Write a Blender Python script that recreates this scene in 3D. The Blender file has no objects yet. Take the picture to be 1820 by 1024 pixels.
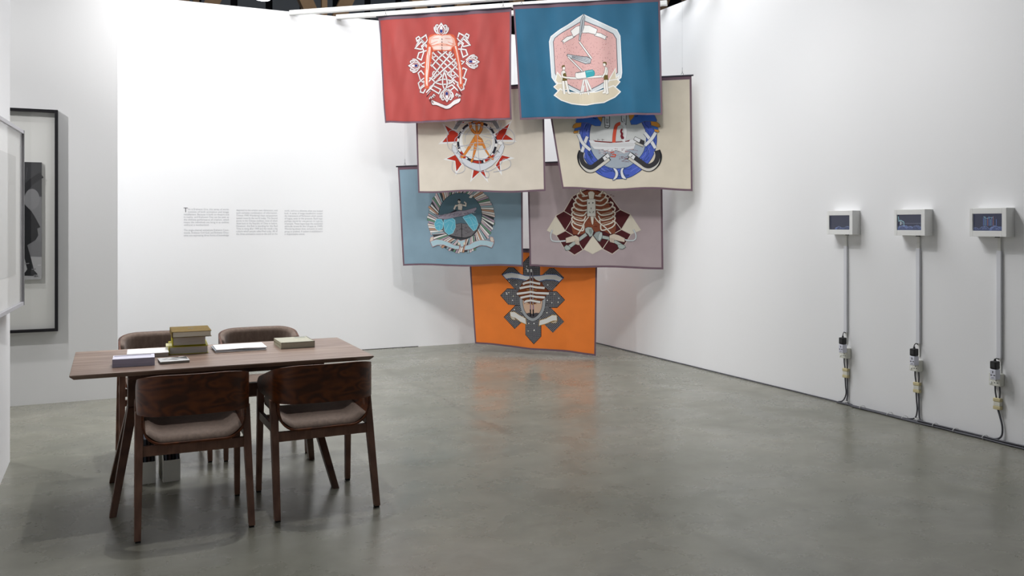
import bpy, bmesh, math, random
from mathutils import Vector, Matrix
from mathutils.geometry import tessellate_polygon
random.seed(7)
S = bpy.context.scene
COL = S.collection
PI = math.pi

# ------------------------------------------------------------------ camera, world, lights, exposure
cam_data = bpy.data.cameras.new('camera')
cam = bpy.data.objects.new('camera', cam_data); COL.objects.link(cam)
cam.location = (0, 0, 1.5)
cam.rotation_euler = (PI/2, 0, -math.radians(25))
cam_data.sensor_width = 36.0
cam_data.lens = 1534/1820*36
cam_data.shift_y = -(512-398)/1820
cam_data.clip_end = 200
S.camera = cam

world = bpy.data.worlds.new('hall_ambience'); S.world = world
world.use_nodes = True
bgn = world.node_tree.nodes['Background']
bgn.inputs[0].default_value = (0.93, 0.97, 1.0, 1); bgn.inputs[1].default_value = 0.14

def area(name, loc, target, sx, sy, power, col=(1, .99, .98)):
    d = bpy.data.lights.new(name, 'AREA'); d.shape = 'RECTANGLE'; d.size = sx; d.size_y = sy
    d.energy = power; d.color = col
    o = bpy.data.objects.new(name, d); COL.objects.link(o); o.location = loc
    o.rotation_euler = (Vector(target)-Vector(loc)).to_track_quat('-Z', 'Y').to_euler()
def spot(name, loc, target, angle, power, blend=.7, radius=.04, col=(1, .99, .98)):
    d = bpy.data.lights.new(name, 'SPOT'); d.spot_size = math.radians(angle); d.spot_blend = blend
    d.energy = power; d.shadow_soft_size = radius; d.color = col
    o = bpy.data.objects.new(name, d); COL.objects.link(o); o.location = loc
    o.rotation_euler = (Vector(target)-Vector(loc)).to_track_quat('-Z', 'Y').to_euler()
area('hall_light', (2.8, 8.3, 6.8), (2.8, 8.5, 0), 6, 3.2, 490, (.96, .98, 1))
area('truss_fill', (8, 21, 12.2), (8, 26, 7), 14, 5, 700, (1, .95, .86))  # added fill that brightens the roof trusses, not a hall fixture
spot('track_spot_text_wall', (0.9, 6.6, 4.4), (1.3, 10.05, 2.7), 100, 225, .9, .08)
spot('track_spot_table', (0.85, 5.45, 4.6), (0.8, 5.25, 0), 86, 200, .8, .03)
spot('track_spot_screens', (3.45, 5.4, 4.25), (5.55, 4.5, .6), 98, 95, 1, .03)
spot('upper_wall_fill', (3.7, 3.9, 4.5), (5.55, 3.75, 3.1), 62, 42, 1, .08)  # added spot that lifts the upper right wall
spot('track_spot_flags', (2.0, 5.6, 4.6), (3.9, 8.6, 2.0), 70, 100, .8, .22)
spot('track_spot_flags_second', (3.2, 4.9, 4.6), (4.3, 8.5, .7), 70, 235, .8, .22)
area('corner_wall_fill', (2.9, 6.3, 4.7), (4.3, 9.3, .6), 3.2, .5, 34)  # added soft fill for the corner walls behind the flags
spot('passage_spot', (-2.7, 6.6, 4.0), (-.4, 8.17, 1.4), 90, 245, .8, .05)
spot('passage_spot_floor', (-1.45, 7.45, 4.0), (-.3, 6.6, 0), 80, 200, .8, .04)
S.view_settings.view_transform = 'Standard'
S.view_settings.look = 'None'
S.view_settings.exposure = 0.0
S.view_settings.gamma = 1.0
S.view_settings.use_curve_mapping = False

# ------------------------------------------------------------------ materials
def lin(h):
    h = h.lstrip('#'); h = h if len(h) == 6 else ''.join(x*2 for x in h); v = [int(h[i:i+2], 16)/255 for i in (0, 2, 4)]
    return tuple(x/12.92 if x <= .04045 else ((x+.055)/1.055)**2.4 for x in v)+(1,)
MATS = {}
def mat(name, hexc, rough=.6, spec=.4, metal=0, vary=0, vscale=8, bump=0, bscale=60, stretch=(1, 1, 1), hex2=None, sheen=0, coat=0):
    if name in MATS: return MATS[name]
    m = bpy.data.materials.new(name); m.use_nodes = True; nt = m.node_tree; b = nt.nodes['Principled BSDF']
    c = lin(hexc); b.inputs['Base Color'].default_value = c
    b.inputs['Roughness'].default_value = rough; b.inputs['Specular IOR Level'].default_value = spec
    b.inputs['Metallic'].default_value = metal
    if sheen: b.inputs['Sheen Weight'].default_value = sheen
    if coat: b.inputs['Coat Weight'].default_value = coat; b.inputs['Coat Roughness'].default_value = .25
    if vary or bump or hex2:
        tc = nt.nodes.new('ShaderNodeTexCoord'); mp = nt.nodes.new('ShaderNodeMapping'); mp.inputs['Scale'].default_value = stretch
        nt.links.new(tc.outputs['Object'], mp.inputs[0])
        if vary or hex2:
            n = nt.nodes.new('ShaderNodeTexNoise'); n.inputs['Scale'].default_value = vscale; n.inputs['Detail'].default_value = 6
            nt.links.new(mp.outputs[0], n.inputs['Vector'])
            r = nt.nodes.new('ShaderNodeValToRGB'); r.color_ramp.elements[0].position = .3; r.color_ramp.elements[1].position = .7
            d = lin(hex2) if hex2 else tuple(min(1, x*(1+vary)) for x in c[:3])+(1,)
            a = c if hex2 else tuple(x*(1-vary) for x in c[:3])+(1,)
            r.color_ramp.elements[0].color = a; r.color_ramp.elements[1].color = d
            nt.links.new(n.outputs[0], r.inputs[0]); nt.links.new(r.outputs[0], b.inputs['Base Color'])
        if bump:
            n2 = nt.nodes.new('ShaderNodeTexNoise'); n2.inputs['Scale'].default_value = bscale; n2.inputs['Detail'].default_value = 3
            nt.links.new(mp.outputs[0], n2.inputs['Vector'])
            bp = nt.nodes.new('ShaderNodeBump'); bp.inputs['Strength'].default_value = bump; bp.inputs['Distance'].default_value = .01
            nt.links.new(n2.outputs[0], bp.inputs['Height']); nt.links.new(bp.outputs[0], b.inputs['Normal'])
    MATS[name] = m; return m

def emit(name, hexc, strength):
    if name in MATS: return MATS[name]
    m = bpy.data.materials.new(name); m.use_nodes = True; b = m.node_tree.nodes['Principled BSDF']
    b.inputs['Base Color'].default_value = (.01, .01, .012, 1); b.inputs['Roughness'].default_value = .25
    b.inputs['Emission Color'].default_value = lin(hexc); b.inputs['Emission Strength'].default_value = strength
    MATS[name] = m; return m

def cloth_mat(name, hexc, rough=.62):
    m = mat(name, hexc, rough, .25, vary=.05, vscale=5, bump=.08, bscale=400, sheen=.15)
    return m

def wood_mat(name, dark, light, scale, axis, rough=.42, wav=9):
    if name in MATS: return MATS[name]
    m = bpy.data.materials.new(name); m.use_nodes = True; nt = m.node_tree; b = nt.nodes['Principled BSDF']
    tc = nt.nodes.new('ShaderNodeTexCoord'); mp = nt.nodes.new('ShaderNodeMapping')
    mp.inputs['Scale'].default_value = axis
    nt.links.new(tc.outputs['Object'], mp.inputs[0])
    n = nt.nodes.new('ShaderNodeTexNoise'); n.inputs['Scale'].default_value = scale; n.inputs['Detail'].default_value = 7; n.inputs['Distortion'].default_value = 1.2
    w = nt.nodes.new('ShaderNodeTexWave'); w.inputs['Scale'].default_value = wav; w.inputs['Distortion'].default_value = 9; w.inputs['Detail'].default_value = 3; w.inputs['Detail Scale'].default_value = .6
    w.bands_direction = 'Z'
    nt.links.new(mp.outputs[0], n.inputs['Vector']); nt.links.new(mp.outputs[0], w.inputs['Vector'])
    mx = nt.nodes.new('ShaderNodeMath'); mx.operation = 'MULTIPLY_ADD'; mx.inputs[1].default_value = .35
    nt.links.new(w.outputs[1], mx.inputs[0])
    ml = nt.nodes.new('ShaderNodeMath'); ml.operation = 'MULTIPLY'; ml.inputs[1].default_value = .65
    nt.links.new(n.outputs[0], ml.inputs[0]); nt.links.new(ml.outputs[0], mx.inputs[2])
    r = nt.nodes.new('ShaderNodeValToRGB'); r.color_ramp.elements[0].position = .25; r.color_ramp.elements[1].position = .75
    r.color_ramp.elements[0].color = lin(dark); r.color_ramp.elements[1].color = lin(light)
    nt.links.new(mx.outputs[0], r.inputs[0]); nt.links.new(r.outputs[0], b.inputs['Base Color'])
    b.inputs['Roughness'].default_value = rough; b.inputs['Specular IOR Level'].default_value = .4
    MATS[name] = m; return m

def veneer_mat(name, dark, light):
    m = bpy.data.materials.new(name); m.use_nodes = True; nt = m.node_tree; b = nt.nodes['Principled BSDF']; L = nt.links
    tc = nt.nodes.new('ShaderNodeTexCoord'); mp = nt.nodes.new('ShaderNodeMapping'); mp.inputs['Scale'].default_value = (1, 1, 2.4)
    L.new(tc.outputs['Object'], mp.inputs[0])
    n = nt.nodes.new('ShaderNodeTexNoise'); n.inputs['Scale'].default_value = 3.6; n.inputs['Detail'].default_value = 2; n.inputs['Distortion'].default_value = .5; L.new(mp.outputs[0], n.inputs['Vector'])
    k = nt.nodes.new('ShaderNodeMath'); k.operation = 'MULTIPLY'; k.inputs[1].default_value = 55; L.new(n.outputs[0], k.inputs[0])
    sn = nt.nodes.new('ShaderNodeMath'); sn.operation = 'SINE'; L.new(k.outputs[0], sn.inputs[0])
    f = nt.nodes.new('ShaderNodeTexNoise'); f.inputs['Scale'].default_value = 12; f.inputs['Detail'].default_value = 6; L.new(mp.outputs[0], f.inputs['Vector'])
    a = nt.nodes.new('ShaderNodeMath'); a.operation = 'MULTIPLY_ADD'; a.inputs[1].default_value = .16; L.new(sn.outputs[0], a.inputs[0]); L.new(f.outputs[0], a.inputs[2])
    r = nt.nodes.new('ShaderNodeValToRGB'); r.color_ramp.elements[0].position = .3; r.color_ramp.elements[1].position = .75
    r.color_ramp.elements[0].color = lin(dark); r.color_ramp.elements[1].color = lin(light); L.new(a.outputs[0], r.inputs[0]); L.new(r.outputs[0], b.inputs['Base Color'])
    b.inputs['Roughness'].default_value = .42; b.inputs['Specular IOR Level'].default_value = .35
    MATS[name] = m; return m

def floor_mat():
    m = bpy.data.materials.new('polished_concrete'); m.use_nodes = True; nt = m.node_tree; b = nt.nodes['Principled BSDF']; L = nt.links
    tc = nt.nodes.new('ShaderNodeTexCoord')
    def noise(scale, detail, dist=0, rough=.6, stretch=None):
        n = nt.nodes.new('ShaderNodeTexNoise'); n.inputs['Scale'].default_value = scale; n.inputs['Detail'].default_value = detail
        n.inputs['Distortion'].default_value = dist; n.inputs['Roughness'].default_value = rough
        if stretch:
            mp = nt.nodes.new('ShaderNodeMapping'); mp.inputs['Scale'].default_value = stretch; L.new(tc.outputs['Object'], mp.inputs[0]); L.new(mp.outputs[0], n.inputs['Vector'])
        else: L.new(tc.outputs['Object'], n.inputs['Vector'])
        return n.outputs[0]
    def ramp(src, p0, c0, p1, c1):
        r = nt.nodes.new('ShaderNodeValToRGB'); r.color_ramp.elements[0].position = p0; r.color_ramp.elements[1].position = p1
        r.color_ramp.elements[0].color = c0; r.color_ramp.elements[1].color = c1; L.new(src, r.inputs[0]); return r.outputs[0]
    big = ramp(noise(.9, 5, .6), .3, lin('#6a6a60'), .7, lin('#7f7d72'))
    fine = ramp(noise(4.5, 9, .35, .68, (1, 1.5, 1)), .3, (.84, .84, .84, 1), .72, (1.09, 1.09, 1.09, 1))
    mx = nt.nodes.new('ShaderNodeMix'); mx.data_type = 'RGBA'; mx.blend_type = 'MULTIPLY'; mx.inputs[0].default_value = 1
    L.new(big, mx.inputs[6]); L.new(fine, mx.inputs[7])
    scr = ramp(noise(14, 3, 3.0, .5, (.25, 1.3, 1)), .70, (0, 0, 0, 1), .78, (1, 1, 1, 1))
    mx2 = nt.nodes.new('ShaderNodeMix'); mx2.data_type = 'RGBA'; mx2.blend_type = 'MIX'
    ms = nt.nodes.new('ShaderNodeMath'); ms.operation = 'MULTIPLY'; ms.inputs[1].default_value = .05
    L.new(scr, ms.inputs[0]); L.new(ms.outputs[0], mx2.inputs[0]); L.new(mx.outputs[2], mx2.inputs[6]); mx2.inputs[7].default_value = lin('#b5b0a6')
    # old control joint running the length of the slab: a soft dark stain
    sx = nt.nodes.new('ShaderNodeSeparateXYZ'); L.new(tc.outputs['Object'], sx.inputs[0])
    wob = nt.nodes.new('ShaderNodeMath'); wob.operation = 'MULTIPLY_ADD'; wob.inputs[1].default_value = .10; wob.inputs[2].default_value = -2.63; L.new(noise(1.2, 4), wob.inputs[0])
    ad = nt.nodes.new('ShaderNodeMath'); ad.operation = 'ADD'; L.new(sx.outputs[0], ad.inputs[0]); L.new(wob.outputs[0], ad.inputs[1])
    ab = nt.nodes.new('ShaderNodeMath'); ab.operation = 'ABSOLUTE'; L.new(ad.outputs[0], ab.inputs[0])
    jr = nt.nodes.new('ShaderNodeMapRange'); jr.inputs[1].default_value = 0; jr.inputs[2].default_value = .055; jr.inputs[3].default_value = .22; jr.inputs[4].default_value = 0; jr.interpolation_type = 'SMOOTHSTEP'; L.new(ab.outputs[0], jr.inputs[0])
    jm = nt.nodes.new('ShaderNodeMath'); jm.operation = 'MULTIPLY'; L.new(jr.outputs[0], jm.inputs[0]); L.new(ramp(noise(.8, 3), .4, (.1, .1, .1, 1), .6, (1, 1, 1, 1)), jm.inputs[1])
    mx3 = nt.nodes.new('ShaderNodeMix'); mx3.data_type = 'RGBA'; L.new(jm.outputs[0], mx3.inputs[0]); L.new(mx2.outputs[2], mx3.inputs[6]); mx3.inputs[7].default_value = lin('#3a3833')
    L.new(mx3.outputs[2], b.inputs['Base Color'])
    rr = nt.nodes.new('ShaderNodeMapRange'); rr.inputs[1].default_value = .3; rr.inputs[2].default_value = .7; rr.inputs[3].default_value = .17; rr.inputs[4].default_value = .40
    L.new(noise(2.2, 6, .3, .62), rr.inputs[0]); L.new(rr.outputs[0], b.inputs['Roughness'])
    b.inputs['Specular IOR Level'].default_value = .5
    bp = nt.nodes.new('ShaderNodeBump'); bp.inputs['Strength'].default_value = .008; bp.inputs['Distance'].default_value = .01
    L.new(noise(9, 6, .5), bp.inputs['Height']); L.new(bp.outputs[0], b.inputs['Normal'])
    return m

def glass_mat():
    m = bpy.data.materials.new('picture_glass'); m.use_nodes = True; nt = m.node_tree
    nt.nodes.remove(nt.nodes['Principled BSDF']); out = nt.nodes['Material Output']
    t = nt.nodes.new('ShaderNodeBsdfTransparent'); g = nt.nodes.new('ShaderNodeBsdfGlossy'); g.inputs['Roughness'].default_value = .02
    fr = nt.nodes.new('ShaderNodeFresnel'); fr.inputs[0].default_value = 1.45
    mx = nt.nodes.new('ShaderNodeMixShader')
    ge = nt.nodes.new('ShaderNodeNewGeometry'); inv = nt.nodes.new('ShaderNodeMath'); inv.operation = 'SUBTRACT'; inv.inputs[0].default_value = 1
    mu = nt.nodes.new('ShaderNodeMath'); mu.operation = 'MULTIPLY'; nt.links.new(ge.outputs['Backfacing'], inv.inputs[1]); nt.links.new(fr.outputs[0], mu.inputs[0]); nt.links.new(inv.outputs[0], mu.inputs[1])
    nt.links.new(mu.outputs[0], mx.inputs[0]); nt.links.new(t.outputs[0], mx.inputs[1]); nt.links.new(g.outputs[0], mx.inputs[2]); nt.links.new(mx.outputs[0], out.inputs[0])
    return m

WALL = mat('white_wall_paint', '#ededee', .85, .2, bump=.03, bscale=90)
WHITE = mat('white_plastic', '#e6e6e3', .45, .4)
FRAME_BLACK = mat('black_frame_lacquer', '#17151a', .35, .5)
TABLEWOOD = wood_mat('walnut_tabletop', '#725b4f', '#9a8374', 3.5, (.8, 14, 14), .38, 2.5)
CHAIRWOOD = veneer_mat('walnut_veneer', '#40200f', '#683617')
FRAMEWOOD = wood_mat('walnut_solid', '#664638', '#7d5a49', 9, (5, 5, .7), .42, 3)
DARKWOOD = wood_mat('dark_walnut_leg', '#432a1f', '#573a2b', 9, (5, 5, .7), .4, 3)
FABRIC = mat('brown_upholstery', '#76665c', .95, .1, vary=.16, vscale=60, bump=.25, bscale=350, stretch=(1, 1, .3), sheen=.2)
RUBBER = mat('black_rubber', '#141414', .7, .3)
STEEL = mat('grey_steel', '#8d8f92', .35, .5, metal=.9)
PAPER = mat('white_paper', '#eeeef0', .8, .2)
PAGES = mat('page_edges', '#b5aea6', .9, .1, vary=.18, vscale=30, stretch=(.5, .5, 22))

# ------------------------------------------------------------------ helpers
def link(name, bm, m, parent=None, smooth=False):
    me = bpy.data.meshes.new(name); bmesh.ops.recalc_face_normals(bm, faces=bm.faces[:]) if False else None
    bm.to_mesh(me); bm.free()
    for x in (m if isinstance(m, (list, tuple)) else [m]): me.materials.append(x)
    if smooth:
        for p in me.polygons: p.use_smooth = True
    o = bpy.data.objects.new(name, me); COL.objects.link(o)
    if parent: o.parent = parent
    return o
def tag(o, label=None, cat=None, group=None, kind=None):
    if label: o['label'] = label
    if cat: o['category'] = cat
    if group: o['group'] = group
    if kind: o['kind'] = kind
    return o
def thing(name, label, cat, loc=(0, 0, 0), rz=0, group=None):
    o = bpy.data.objects.new(name, None); COL.objects.link(o); o.empty_display_size = .1
    o.location = loc; o.rotation_euler = (0, 0, rz)
    return tag(o, label, cat, group)
def struct(name, bm, m): return tag(link(name, bm, m), kind='structure')
def dup(root, loc, rz, label, group=None):
    r = root.copy(); COL.objects.link(r); r.location = loc; r.rotation_euler = (0, 0, rz); r['label'] = label
    if group: r['group'] = group
    for ch in [o for o in bpy.data.objects if o.parent == root]:
        cc = ch.copy(); COL.objects.link(cc); cc.parent = r
        for g in [o for o in bpy.data.objects if o.parent == ch]:
            d = g.copy(); COL.objects.link(d); d.parent = cc
    return r
def B(): return bmesh.new()
def box(bm, lo, hi, bev=0, seg=2):
    r = bmesh.ops.create_cube(bm, size=1); vs = r['verts']
    for v in vs: v.co = Vector([lo[i]+(v.co[i]+.5)*(hi[i]-lo[i]) for i in range(3)])
    if bev:
        es = list({e for v in vs for e in v.link_edges})
        bmesh.ops.bevel(bm, geom=es, offset=bev, segments=seg, affect='EDGES', profile=.5)
    return bm
def bar(bm, a, b, wa, da, wb=None, db=None, side=(1, 0, 0), bev=0):
    """tapered rectangular bar from a to b; w along side, d across; ends cut square to the floor when steep"""
    a = Vector(a); b = Vector(b); wb = wb or wa; db = db or da
    z = (b-a).normalized(); x = Vector(side); x = (x-z*x.dot(z)).normalized(); y = z.cross(x)
    if abs(z.z) > .6:
        x = Vector(side).normalized(); y = Vector((0, 0, 1)).cross(x)
    vs = []
    for p, w, d in ((a, wa, da), (b, wb, db)):
        for sx, sy in ((-1, -1), (1, -1), (1, 1), (-1, 1)): vs.append(bm.verts.new(p+x*sx*w/2+y*sy*d/2))
    fs = [bm.faces.new([vs[i] for i in q]) for q in ((3, 2, 1, 0), (4, 5, 6, 7), (0, 1, 5, 4), (1, 2, 6, 5), (2, 3, 7, 6), (3, 0, 4, 7))]
    bmesh.ops.recalc_face_normals(bm, faces=fs)
    if bev: bmesh.ops.bevel(bm, geom=list({e for v in vs for e in v.link_edges}), offset=bev, segments=2, affect='EDGES', profile=.5)
    return bm
def catmull(pts, n=6, closed=False):
    pts = [Vector(p) for p in pts]; N = len(pts); out = []
    rng = range(N) if closed else range(N-1)
    for i in rng:
        if closed: p0, p1, p2, p3 = pts[i-1], pts[i], pts[(i+1) % N], pts[(i+2) % N]
        else: p0, p1, p2, p3 = pts[max(i-1, 0)], pts[i], pts[i+1], pts[min(i+2, N-1)]
        for k in range(n):
            t = k/n
            out.append(.5*((2*p1)+(-p0+p2)*t+(2*p0-5*p1+4*p2-p3)*t*t+(-p0+3*p1-3*p2+p3)*t**3))
    if not closed: out.append(pts[-1])
    return out
def tube(bm, pts, r, seg=8):
    pts = [Vector(p) for p in pts]; rings = []
    up = None
    for i, p in enumerate(pts):
        t = (pts[min(i+1, len(pts)-1)]-pts[max(i-1, 0)]).normalized()
        if up is None: up = Vector((0, 0, 1)) if abs(t.z) < .9 else Vector((1, 0, 0))
        x = (up-t*up.dot(t)).normalized(); y = t.cross(x); up = x
        rings.append([bm.verts.new(p+(x*math.cos(2*PI*k/seg)+y*math.sin(2*PI*k/seg))*r) for k in range(seg)])
    for a, b in zip(rings, rings[1:]):
        for k in range(seg): bm.faces.new((a[k], a[(k+1) % seg], b[(k+1) % seg], b[k]))
    bm.faces.new(rings[0][::-1]); bm.faces.new(rings[-1])
    return bm
def grid(bm, fn, nu, nv):
    vs = [[bm.verts.new(fn(i/nu, j/nv)) for j in range(nv+1)] for i in range(nu+1)]
    for i in range(nu):
        for j in range(nv): bm.faces.new((vs[i][j], vs[i+1][j], vs[i+1][j+1], vs[i][j+1]))
    return bm
def slab(bm, fa, fb, nu, nv, tri=False):
    """closed solid between two parametric sheets"""
    A = [[bm.verts.new(fa(i/nu, j/nv)) for j in range(nv+1)] for i in range(nu+1)]
    Bv = [[bm.verts.new(fb(i/nu, j/nv)) for j in range(nv+1)] for i in range(nu+1)]
    for i in range(nu):
        for j in range(nv):
            if tri: bm.faces.new((A[i][j], A[i+1][j], A[i][j+1])); bm.faces.new((A[i+1][j], A[i+1][j+1], A[i][j+1]))
            else: bm.faces.new((A[i][j], A[i+1][j], A[i+1][j+1], A[i][j+1]))
            bm.faces.new((Bv[i][j+1], Bv[i+1][j+1], Bv[i+1][j], Bv[i][j]))
    for i in range(nu):
        bm.faces.new((A[i+1][0], A[i][0], Bv[i][0], Bv[i+1][0])); bm.faces.new((A[i][nv], A[i+1][nv], Bv[i+1][nv], Bv[i][nv]))
    for j in range(nv):
        bm.faces.new((A[0][j], A[0][j+1], Bv[0][j+1], Bv[0][j])); bm.faces.new((A[nu][j+1], A[nu][j], Bv[nu][j], Bv[nu][j+1]))
    bmesh.ops.recalc_face_normals(bm, faces=bm.faces[:])
    return bm
def autosmooth(o, ang=35):
    for p in o.data.polygons: p.use_smooth = True
    o.data.set_sharp_from_angle(angle=math.radians(ang))
    return o

# ------------------------------------------------------------------ flat printing: layered shapes cut to a sheet
class Print:
    """collects flat shapes in drawing units and lays them, layer over layer, on a sheet surf(u, v, lift)"""
    def __init__(s, touv, surf, cells=None, lift=.0010, dz=.000018):
        s.touv, s.surf, s.cells, s.lift, s.dz = touv, surf, cells, lift, dz
        s.items = []; s.cols = []; s.layer = 0
    def ci(s, c):
        if c not in s.cols: s.cols.append(c)
        return s.cols.index(c)
    def poly(s, c, pts, oc=None, ow=3, smooth=False, keep=False):
        pts = [Vector((p[0], p[1])) for p in pts]
        if smooth: pts = catmull(pts, 5, True)
        if not keep: s.layer += 1
        s.items.append((s.ci(c), pts, s.layer))
        if oc: s.stroke(oc, pts, ow, closed=True)
    def stroke(s, c, pts, w, closed=False, smooth=False, oc=None, ow=3, keep=False):
        pts = [Vector((p[0], p[1])) for p in pts]
        if smooth: pts = catmull(pts, 6, closed)
        if oc: s.stroke(oc, pts, (w if not isinstance(w, tuple) else max(w))+2*ow, closed)
        N = len(pts); Lp, Rp = [], []
        for i in range(N):
            a = pts[i-1] if (closed or i > 0) else None; b = pts[(i+1) % N] if (closed or i < N-1) else None
            d1 = (pts[i]-a).normalized() if a is not None and (pts[i]-a).length > 1e-6 else None
            d2 = (b-pts[i]).normalized() if b is not None and (b-pts[i]).length > 1e-6 else None
            d1 = d1 or d2 or Vector((1, 0)); d2 = d2 or d1
            t = d1+d2; t = t.normalized() if t.length > 1e-3 else d1
            n = Vector((-t.y, t.x)); k = 1/max(.45, n.dot(Vector((-d1.y, d1.x))))
            ww = w if not isinstance(w, tuple) else w[0]+(w[1]-w[0])*i/max(1, N-1)
            Lp.append(pts[i]+n*ww/2*k); Rp.append(pts[i]-n*ww/2*k)
        if not keep: s.layer += 1
        for i in range(N if closed else N-1):
            j = (i+1) % N
            s.items.append((s.ci(c), [Lp[i], Lp[j], Rp[j], Rp[i]], s.layer))
    def ell(s, c, x, y, rx, ry=None, rot=0, oc=None, ow=3, n=28, keep=False):
        ry = ry or rx; ca, sa = math.cos(rot), math.sin(rot)
        s.poly(c, [(x+rx*math.cos(t)*ca-ry*math.sin(t)*sa, y+rx*math.cos(t)*sa+ry*math.sin(t)*ca) for t in [2*PI*k/n for k in range(n)]], oc, ow, keep=keep)
    def build(s, name, parent, mk):
        bm = bmesh.new(); lay = bm.faces.layers.int.new('layer')
        for c, pts, L in s.items:
            uv = [s.touv(p) for p in pts]
            try: tris = tessellate_polygon([[Vector((p[0], p[1], 0)) for p in uv]])
            except Exception: continue
            vs = [bm.verts.new((p[0], p[1], 0)) for p in uv]
            for t in tris:
                a, b, c3 = (uv[k] for k in t)
                if abs((b[0]-a[0])*(c3[1]-a[1])-(b[1]-a[1])*(c3[0]-a[0])) < 1e-12: continue
                try: f = bm.faces.new([vs[k] for k in t])
                except ValueError: continue
                f.material_index = c; f[lay] = L
        if s.cells:
            us = [v.co.x for v in bm.verts]; vv = [v.co.y for v in bm.verts]
            nu, nv = s.cells; dg_ = [v.co.x*nu+v.co.y*nv for v in bm.verts]
            for k in range(math.ceil(min(dg_)), math.floor(max(dg_))+1):
                bmesh.ops.bisect_plane(bm, geom=bm.verts[:]+bm.edges[:]+bm.faces[:], plane_co=(k/nu, 0, 0), plane_no=Vector((nu, nv, 0)).normalized())
            for n, ax, lo, hi in ((s.cells[0], 0, min(us), max(us)), (s.cells[1], 1, min(vv), max(vv))):
                for k in range(1, n):
                    x = k/n
                    if lo < x < hi:
                        bmesh.ops.bisect_plane(bm, geom=bm.verts[:]+bm.edges[:]+bm.faces[:], plane_co=(x, 0, 0) if ax == 0 else (0, x, 0), plane_no=(1, 0, 0) if ax == 0 else (0, 1, 0))
        done = set()
        for f in bm.faces:
            for v in f.verts:
                if v in done: continue
                done.add(v); v.co = s.surf(v.co.x, v.co.y, s.lift+s.dz*f[lay])
        for v in [v for v in bm.verts if not v.link_faces]: bm.verts.remove(v)
        return link(name, bm, [mk(c) for c in s.cols], parent)
def ink(c):
    m = mat('ink_'+c.strip('#'), c, .75, .15); b = m.node_tree.nodes['Principled BSDF']
    b.inputs['Base Color'].default_value = tuple(x*.80 for x in lin(c)[:3])+(1,)   # inks never reach paper white
    return m

# ------------------------------------------------------------------ the room
HW = 3.92
bm = B(); box(bm, (-7, -4, -.2), (5.9, 10.3, 0)); FLOOR = struct('floor', bm, floor_mat())
bm = B(); box(bm, (.063, 10.05, 0), (5.75, 10.2, 3.935)); struct('wall_back', bm, WALL)
bm = B(); box(bm, (5.55, -4, 0), (5.7, 10.05, 3.875)); struct('wall_right', bm, WALL)
bm = B(); box(bm, (-4.5, 8.17, 0), (.063, 8.3, HW)); box(bm, (-.07, 8.3, 0), (.063, 10.2, HW)); struct('wall_passage', bm, WALL)
bm = B(); box(bm, (-.72, -3.5, 0), (-.57, 6.28, HW)); struct('wall_left', bm, WALL)
bm = B(); box(bm, (.07, 10.044, 0), (3.42, 10.05, .006)); struct('wall_foot_shade_1', bm, mat('gap_shade', '#2c2b2a', .9, .1))  # dark strip standing in for the shadow line at the wall foot

# dark exhibition hall above the booth walls
HALL = mat('dark_hall_cladding', '#1d1f25', .9, .1, vary=.35, vscale=.6)
BEAM = mat('hall_brown_steel', '#86705a', .7, .2, vary=.2, vscale=2)
bm = B(); box(bm, (-30, 33, 0), (50, 33.3, 13)); struct('wall_hall', bm, HALL)
bm = B(); box(bm, (-30, -6, 12.6), (50, 33, 12.9)); struct('ceiling', bm, HALL)
t = thing('roof_truss', 'brown steel truss of crossing struts high in the dark hall behind the wall', 'truss', (0, 25.5, 0))
bm = B(); box(bm, (-6, -.15, 10.6), (30, .15, 10.95)); link('top_chord', bm, BEAM, t)
bm = B(); box(bm, (-6, -.15, 6.6), (30, .15, 6.9)); link('bottom_chord', bm, BEAM, t)
for i in range(9):
    x = -3.2+i*3.6
    bm = B(); bar(bm, (x, 0, 10.6), (x+1.75, 0, 6.9), .42, .25); link('strut', bm, BEAM, t)
    bm = B(); bar(bm, (x+3.5, -.04, 10.6), (x+1.85, -.04, 6.9), .42, .25); link('strut', bm, BEAM, t)
    bm = B(); bar(bm, (x+1.8, .2, 6.9), (x+1.8, .2, 10.6), .16, .16); link('strut', bm, BEAM, t)
t = thing('hall_window_band', 'row of dim blue glazed panels on the far hall wall', 'windows', (0, 32.95, 0))
for i in range(14):
    bm = B(); box(bm, (-2+i*1.25, -.05, 8.6), (-2+i*1.25+1.0, 0, 10.4)); link('pane', bm, mat('dim_blue_glass', '#31465e', .3, .5), t)
LAMP = emit('hall_lamp_glow', '#f2f7ff', 6)
for i, (x, y, z) in enumerate([(4.18, 26.7, 8.41)]):
    t = thing('hall_pendant', 'bright white hall lamp glimpsed above the white wall at the left', 'lamp', (x, y, z))
    bm = B(); bmesh.ops.create_cone(bm, cap_ends=True, segments=16, radius1=.24, radius2=.12, depth=.25); link('shade', bm, mat('lamp_shade_metal', '#8d9096', .4, .5), t)
    bm = B(); bmesh.ops.create_cone(bm, cap_ends=True, segments=16, radius1=.21, radius2=.21, depth=.04, matrix=Matrix.Translation((0, 0, -.14))); link('lamp_lens', bm, LAMP, t)
    bm = B(); box(bm, (-.012, -.012, .12), (.012, .012, 12.6-z)); link('stem', bm, BEAM, t)

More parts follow.
